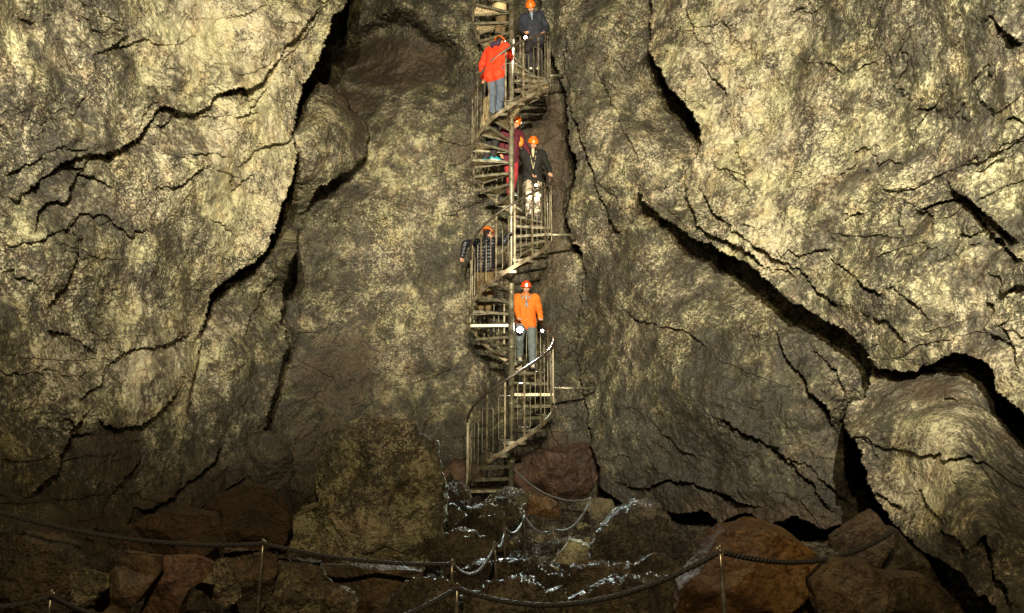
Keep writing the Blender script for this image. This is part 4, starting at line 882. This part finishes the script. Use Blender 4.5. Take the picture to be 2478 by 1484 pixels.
    for s in (-1, 1):
        a = ank[s]; sb = Blob(); hl = a + np.array([0, -.035, -.045]); to = a + np.array([0, .165, -.052])
        sb.cap(w_(hl), w_(a + np.array([0, .07, -.035])), .042, .044); sb.cap(w_(a + np.array([0, .07, -.038])), w_(to), .044, .034); sb.cap(w_(a + np.array([0, 0, -.02])), w_(a + np.array([0, 0, .03])), .048, .050)
        sh_ = sb.fuse('shoe', C_[shoes], t, voxel=0.010, smooth=2)
        so = MB(); c = a + np.array([0, .062, -.084]); so.box(w_(c), Rz @ np.array([.042, 0, 0]), Rz @ np.array([0, .125, 0]), np.array([0, 0, .010])); so.build('sole', M['white'] if shoes in ('shoe_teal', 'shoe_grey') else M['black'], sh_, loc=worldloc(sh_))
    # ---- helmet: dome with a rim, vents, chin strap and lamp or glowing sticker
    hm = MB(); nu, nv = 28, 10; ctr = head + hu * .035 - hf * .008; v = []; f = []
    for (r_, flip) in ((1.0, 0), (0.93, 1)):
        b0 = len(v)
        for jn in range(nv + 1):
            bt = R(98) * jn / nv
            for i in range(nu):
                a = 2 * math.pi * i / nu; rr_ = r_ * (1 + (0.05 if jn == nv else 0) + .015 * math.cos(6 * a) * math.sin(bt))
                p = ctr + hr * .108 * rr_ * math.sin(bt) * math.cos(a) + hf * .132 * rr_ * math.sin(bt) * math.sin(a) + hu * (.118 * rr_ * math.cos(bt) - .018 * (math.sin(a) if jn > 6 else 0) * (jn - 6) / 4.0 * 0.4)
                v.append(W(p))
        for jn in range(nv):
            for i in range(nu):
                qd = (b0 + jn * nu + i, b0 + jn * nu + (i + 1) % nu, b0 + (jn + 1) * nu + (i + 1) % nu, b0 + (jn + 1) * nu + i)
                f.append(tuple(reversed(qd)) if not flip else qd)
    o0 = nv * nu; o1 = (nv + 1) * nu + nv * nu
    for i in range(nu): f.append((o0 + i, o0 + (i + 1) % nu, o1 + (i + 1) % nu, o1 + i))
    hel = mesh_obj('helmet', v, f, M[helmet], t, smooth=True)
    vb = MB()
    for (az, el) in ((60, 52), (120, 52), (30, 42), (150, 42), (0, 50), (180, 50), (-40, 48), (220, 48), (75, 30), (105, 30), (-90, 45)):
        a, bt = R(az), R(90 - el); dirv = hr * math.sin(bt) * math.cos(a) * .108 + hf * math.sin(bt) * math.sin(a) * .132 + hu * math.cos(bt) * .118
        n_ = dirv / np.linalg.norm(dirv); tg = np.cross(hu, n_); tg /= max(1e-6, np.linalg.norm(tg)); bi = np.cross(n_, tg); c = ctr + dirv * 1.0
        ring = [W(c + tg * .019 * math.cos(q_) + bi * .009 * math.sin(q_) + n_ * .0025) for q_ in np.linspace(0, 2 * math.pi, 11)[:-1]]; ring2 = [W(c + tg * .019 * math.cos(q_) + bi * .009 * math.sin(q_) - n_ * .012) for q_ in np.linspace(0, 2 * math.pi, 11)[:-1]]
        vb.add(ring + ring2, [tuple(range(10))] + [(i, i + 10, (i + 1) % 10 + 10, (i + 1) % 10) for i in range(10)])
    vb.build('vents', M['black'], hel, loc=worldloc(hel))
    st = MB()
    for s in (-1, 1): st.tube([W(head + hr * s * .092 + hu * .035 + hf * .01), W(head + hr * s * .080 - hu * .04 + hf * .03), W(head + hr * s * .045 - hu * .10 + hf * .055), W(head - hu * .122 + hf * .06)], .005, 6)
    st.build('chin_strap', M['black'], hel, loc=worldloc(hel))
    if headlamp_or_sticker:
        lb = MB(); c = ctr + hf * .139 - hu * .004 + hu * .028
        if headlamp_or_sticker == 'sticker':  # white reflective sticker, its shine put in as a faint glow
            ring = [(0, .036), (-.030, .004), (-.022, -.034), (.018, -.036), (.032, .002)]
            lb.add([W(c + hr * x + hu * y - hf * (.002 + 2.6 * (x * x + y * y)) - hf * .018 * max(0, y / .03)) for x, y in ring] + [W(c + hr * x + hu * y - hf * .02) for x, y in ring], [tuple(range(5))] + [(i, i + 5, (i + 1) % 5 + 5, (i + 1) % 5) for i in range(5)]); lb.build('headlamp_or_sticker', M['dim_glow'], hel, loc=worldloc(hel))
        else:
            lb.tube([W(c - hf * .02), W(c + hf * .012)], [.020, .017], 12); lb.build('headlamp_or_sticker', M['black'], hel, loc=worldloc(hel)); l2 = MB(); l2.tube([W(c + hf * .0125), W(c + hf * .016)], .014, 12); l2.build('headlamp_lens', M['dim_glow'], hel, loc=worldloc(hel))
    hb = Blob(); hb.ell(w_(head + hu * .028 - hf * .022), Ax(.084, .094, .090)); hb.ell(w_(head - hu * .03 - hf * .055), Ax(.070, .045, .06))
    if hairlen: hb.cap(w_(head - hu * .05 - hf * .06), w_(head - hu * hairlen - hf * .07), .055, .04)
    hb.fuse('hair', M['hair'], t, voxel=.010, smooth=2, wrinkle=.005, wscale=40)
    P_ = dict(t=t, W=W, head=head, neck=neck, chest=chest, pel=pel, up=up, fw=fw, rt=rt, sh=sh, wri=wri, hdir=hdir, elb=elb, Rz=Rz)
    P_['hand'] = {s: W(wri[s] + hdir[s] * .075) for s in (-1, 1)}
    return P_

m, nt, b = mat('lit_lens'); b.inputs['Emission Color'].default_value = (1, 1, 0.94, 1); b.inputs['Emission Strength'].default_value = 90; M['lens'] = m
m, nt, b = mat('lit_lens_warm'); b.inputs['Emission Color'].default_value = (1, 0.9, 0.78, 1); b.inputs['Emission Strength'].default_value = 60; M['lens_warm'] = m
m, nt, b = mat('dim_lens_or_sticker'); b.inputs['Emission Color'].default_value = (1, 0.95, 0.86, 1); b.inputs['Emission Strength'].default_value = 1.6; b.inputs['Base Color'].default_value = (.8, .8, .75, 1); M['dim_glow'] = m
def torch(pos, direction, label, big=1.0, lens='lens', spots=()):
    """hand torch: ribbed barrel, flared head, lit lens; its light leaves the lens"""
    d = np.array(direction, float); d /= np.linalg.norm(d); p = np.array(pos, float)
    t = thing('torch', label, 'torch', p, 'hand torches')
    mb = MB(); mb.tube([p - d * .13, p - d * .128, p - d * .03], [.012 * big, .016 * big, .016 * big], 12); mb.build('barrel', M['black'], t, smooth=False)
    mb = MB(); mb.tube([p - d * .035, p - d * .01, p + d * .012], [.017 * big, .028 * big, .030 * big], 16); mb.build('torch_head', M['black'], t)
    mb = Blob(); e1 = np.cross(d, [0, 0, 1.0]); e1 /= np.linalg.norm(e1); e2 = np.cross(e1, d)
    mb.ell(p + d * .014, np.array([e1 * .028 * big, e2 * .028 * big, d * .012 * big])); mb.build('lens', M[lens], t, smooth=True)
    for (aim, watts, deg, bl, col) in spots:
        l = bpy.data.lights.new('torch_beam', 'SPOT'); o = bpy.data.objects.new('torch_beam', l); COL.objects.link(o); l.energy = watts; l.color = col; l.spot_size = R(deg); l.spot_blend = bl; l.shadow_soft_size = .02
        src = p + d * (.014 + .012 * big + .028); o.parent = t; o.location = tuple(src - p); o.rotation_euler = (Vector(aim) - Vector(src)).to_track_quat('-Z', 'Y').to_euler()
    return t
TR0 = 262.0 - 4 * STEPA
def tread_z(th_): i = math.floor((th_ - TR0) / STEPA); return zt(TR0 + i * STEPA + STEPA / 2)
def stand(x, y, r=None):
    """the place on the treads that shows nearest to a picture point"""
    best = (1e9, None)
    for rr_ in ([r] if r else np.arange(.30, .71, .05)):
        for th_ in np.arange(180, TH_END - 20, 2.0):
            p = on(th_, rr_, tread_z(th_) + .002); a, b_ = proj(p); d = math.hypot(a - x, b_ - y)
            if d < best[0]: best = (d, p, th_, rr_)
    print('stand', x, y, 'err %.1f th %.0f r %.2f' % (best[0], best[2], best[3]), np.round(best[1], 2)); return best[1]
COOL = (0.86, 1.0, 0.92); TW = (1.0, 0.88, 0.70)

# the man in the orange jacket, coming down towards the camera
A_l = stand(1290, 900); A_r = stand(1268, 868)
pA = person('person in an orange jacket coming down the lower stair with two lit torches', A_l, A_r, 184, hgt=1.80, lean=3, headpitch=10, handL=P(1312, 786, 13.55), handR=P(1258, 784, 13.52), gripL=True, gripR=True,
            jacket='orange', trousers='greyjeans', shoes='shoe_light', helmet='helmet_red', hood='greyhood', shirt='greyhood', headlamp_or_sticker='sticker', hem=-.04)
W_ = pA['W']; mb = MB(); nk, ch, fw_, rt_, up_ = pA['neck'], pA['chest'], pA['fw'], pA['rt'], pA['up']
mb.tube([W_(nk - rt_ * .075 - up_ * .02 + fw_ * .03), W_(ch + fw_ * .155 + up_ * .05)], .005, 6); mb.tube([W_(nk + rt_ * .075 - up_ * .02 + fw_ * .03), W_(ch + fw_ * .155 + up_ * .05)], .005, 6); mb.build('lanyard', M['black'], pA['t'])
mb = MB(); mb.box(W_(ch + fw_ * .160 - up_ * .0), pA['Rz'] @ (rt_ * .026), pA['Rz'] @ (fw_ * .014), pA['Rz'] @ (up_ * .055)); mb.build('pendant_case', M['black'], pA['t'])
torch(P(1258, 798, 13.38), (0.02, -1, -.22), 'big dazzling white torch in the hand beside the stair column', 2.1, 'lens', [((0.10, 8.0, -0.9), 1700, 44, 1.0, COOL), ((0.15, 11.2, -.8), 550, 60, 1.0, COOL), (P(1280, 960, 13.2), 45, 115, .8, COOL)])
torch(P(1312, 800, 13.42), (0.05, -.8, -.5), 'smaller lit torch in the hand beside the handrail end', 1.0, 'lens_warm', [(P(1330, 1000, 12.6), 60, 120, .9, TW)])

# the man in the black jacket with camouflage trousers
B_l = stand(1306, 538); B_r = stand(1280, 530)
pB = person('person in a black jacket and pale camouflage trousers with one hand on the handrail', B_l, B_r, 184, hgt=1.80, lean=6, headpitch=26, headyaw=6, handL=P(1334, 424, 13.5), handR=P(1296, 440, 13.55), gripL=True, gripR=True,
            jacket='blackj', trousers='camo', shoes='shoe_black', shirt='shirt', hem=-.05)
W_ = pB['W']; mb = MB(); nk, ch, fw_, rt_, up_ = pB['neck'], pB['chest'], pB['fw'], pB['rt'], pB['up']
for s in (-1, 1): mb.tube([W_(nk + rt_ * .07 * s + fw_ * .04 - up_ * .02), W_(nk + rt_ * .055 * s + fw_ * .125 - up_ * .16), W_(ch - up_ * .22 + fw_ * .155)], .006, 6)
mb.build('lanyard', C_['shirt'], pB['t'])
torch(P(1297, 447, 13.40), (-0.15, -.35, -1), 'lit torch hanging before the camouflage trousers', 1.0, 'lens_warm', [(P(1293, 520, 13.6), 60, 130, .8, TW)])

# the person in maroon
Cl = stand(1282, 462); Cr = stand(1266, 456)
pC = person('person in a maroon coat and crimson trousers stepping down beside the stair column', Cl, Cr, 215, hgt=1.78, lean=9, headpitch=30, headyaw=18, jacket='maroon', trousers='crimson', shoes='shoe_grey', headlamp_or_sticker='lamp', hem=-.16, hairlen=.16, handL=P(1288, 392, 13.6))
hb_ = Blob(); ctr_ = P(1255, 342, 13.62)
hb_.ell(ctr_, np.array([[.095, 0, .03], [0, .06, 0], [-.04, 0, .12]])); bag = thing('bag', 'orange bag carried in front of the maroon coat', 'bag', ctr_)
hb_.fuse('pouch', plain_mat('orange_bag_cloth', (0.62, 0.20, 0.015), rough=.6, var=.2, bump=.3), bag, voxel=.011, wrinkle=.01)
mb = MB(); mb.tube([ctr_ + np.array([.0, .0, .11]), W_(nk) * 0 + ctr_ + np.array([-.05, .06, .36])], .010, 6); mb.build('strap', M['black'], bag)

# the person in the navy puffer jacket, seen from behind, hand on the column
Dl = stand(1166, 766); Dr = stand(1184, 760)
pD = person('person in a shiny navy puffer jacket bending below the handrail, seen from behind', Dl, Dr, -12, hgt=1.82, lean=15, headpitch=8, headyaw=-35, handL=P(1113, 626, 13.25), handR=P(1242, 562, 13.22), gripL=True, jacket='navy', trousers='olive', shoes='boot', puff=.010, wr=.006, hem=-.04)

# the person in the red jacket, seen from behind
El = stand(1183, 262); Er = stand(1203, 256)
pE = person('person in a bright red jacket and jeans seen from behind, high on the stair', El, Er, -28, hgt=1.82, lean=11, headpitch=24, headyaw=-10, handL=P(1167, 196, 13.2), handR=P(1243, 158, 13.5), gripL=True, jacket='red', trousers='jeans', shoes='shoe_black', hood='purple', hem=-.10)

# the person half hidden behind the treads
Fl = stand(1182, 392); Fr = stand(1196, 386)
pF = person('person in a beige jacket and teal shoes half hidden behind the middle treads', Fl, Fr, -60, hgt=1.72, lean=6, headpitch=20, jacket='beige', trousers='dark', shoes='shoe_teal', hem=-.06)

# the person at the top right, leaning over the rail
Gl = stand(1304, 178); Gr = stand(1290, 172)
pG = person('person in a dark blue jacket leaning down at the very top holding a torch', Gl, Gr, 176, hgt=1.76, lean=16, side=6, headpitch=34, handL=P(1316, 84, 13.6), handR=P(1272, 84, 13.5), gripR=True, jacket='darkblue', trousers='dark', shoes='shoe_light', shirt='paleblue', hem=-.05)
torch(P(1272, 91, 13.38), (-0.1, -.75, -.65), 'lit torch held out by the topmost person in dark blue', 1.1, 'lens_warm', [(P(1230, 200, 13.3), 70, 130, .9, TW)])

# the person in a cream coat above, seen between the top treads
Hl = stand(1208, 84); Hr = stand(1222, 80)
pH = person('person in a cream coat glimpsed between the topmost treads', Hl, Hr, -75, hgt=1.74, lean=4, jacket='cream', trousers='olive', shoes='boot', hem=-.30)
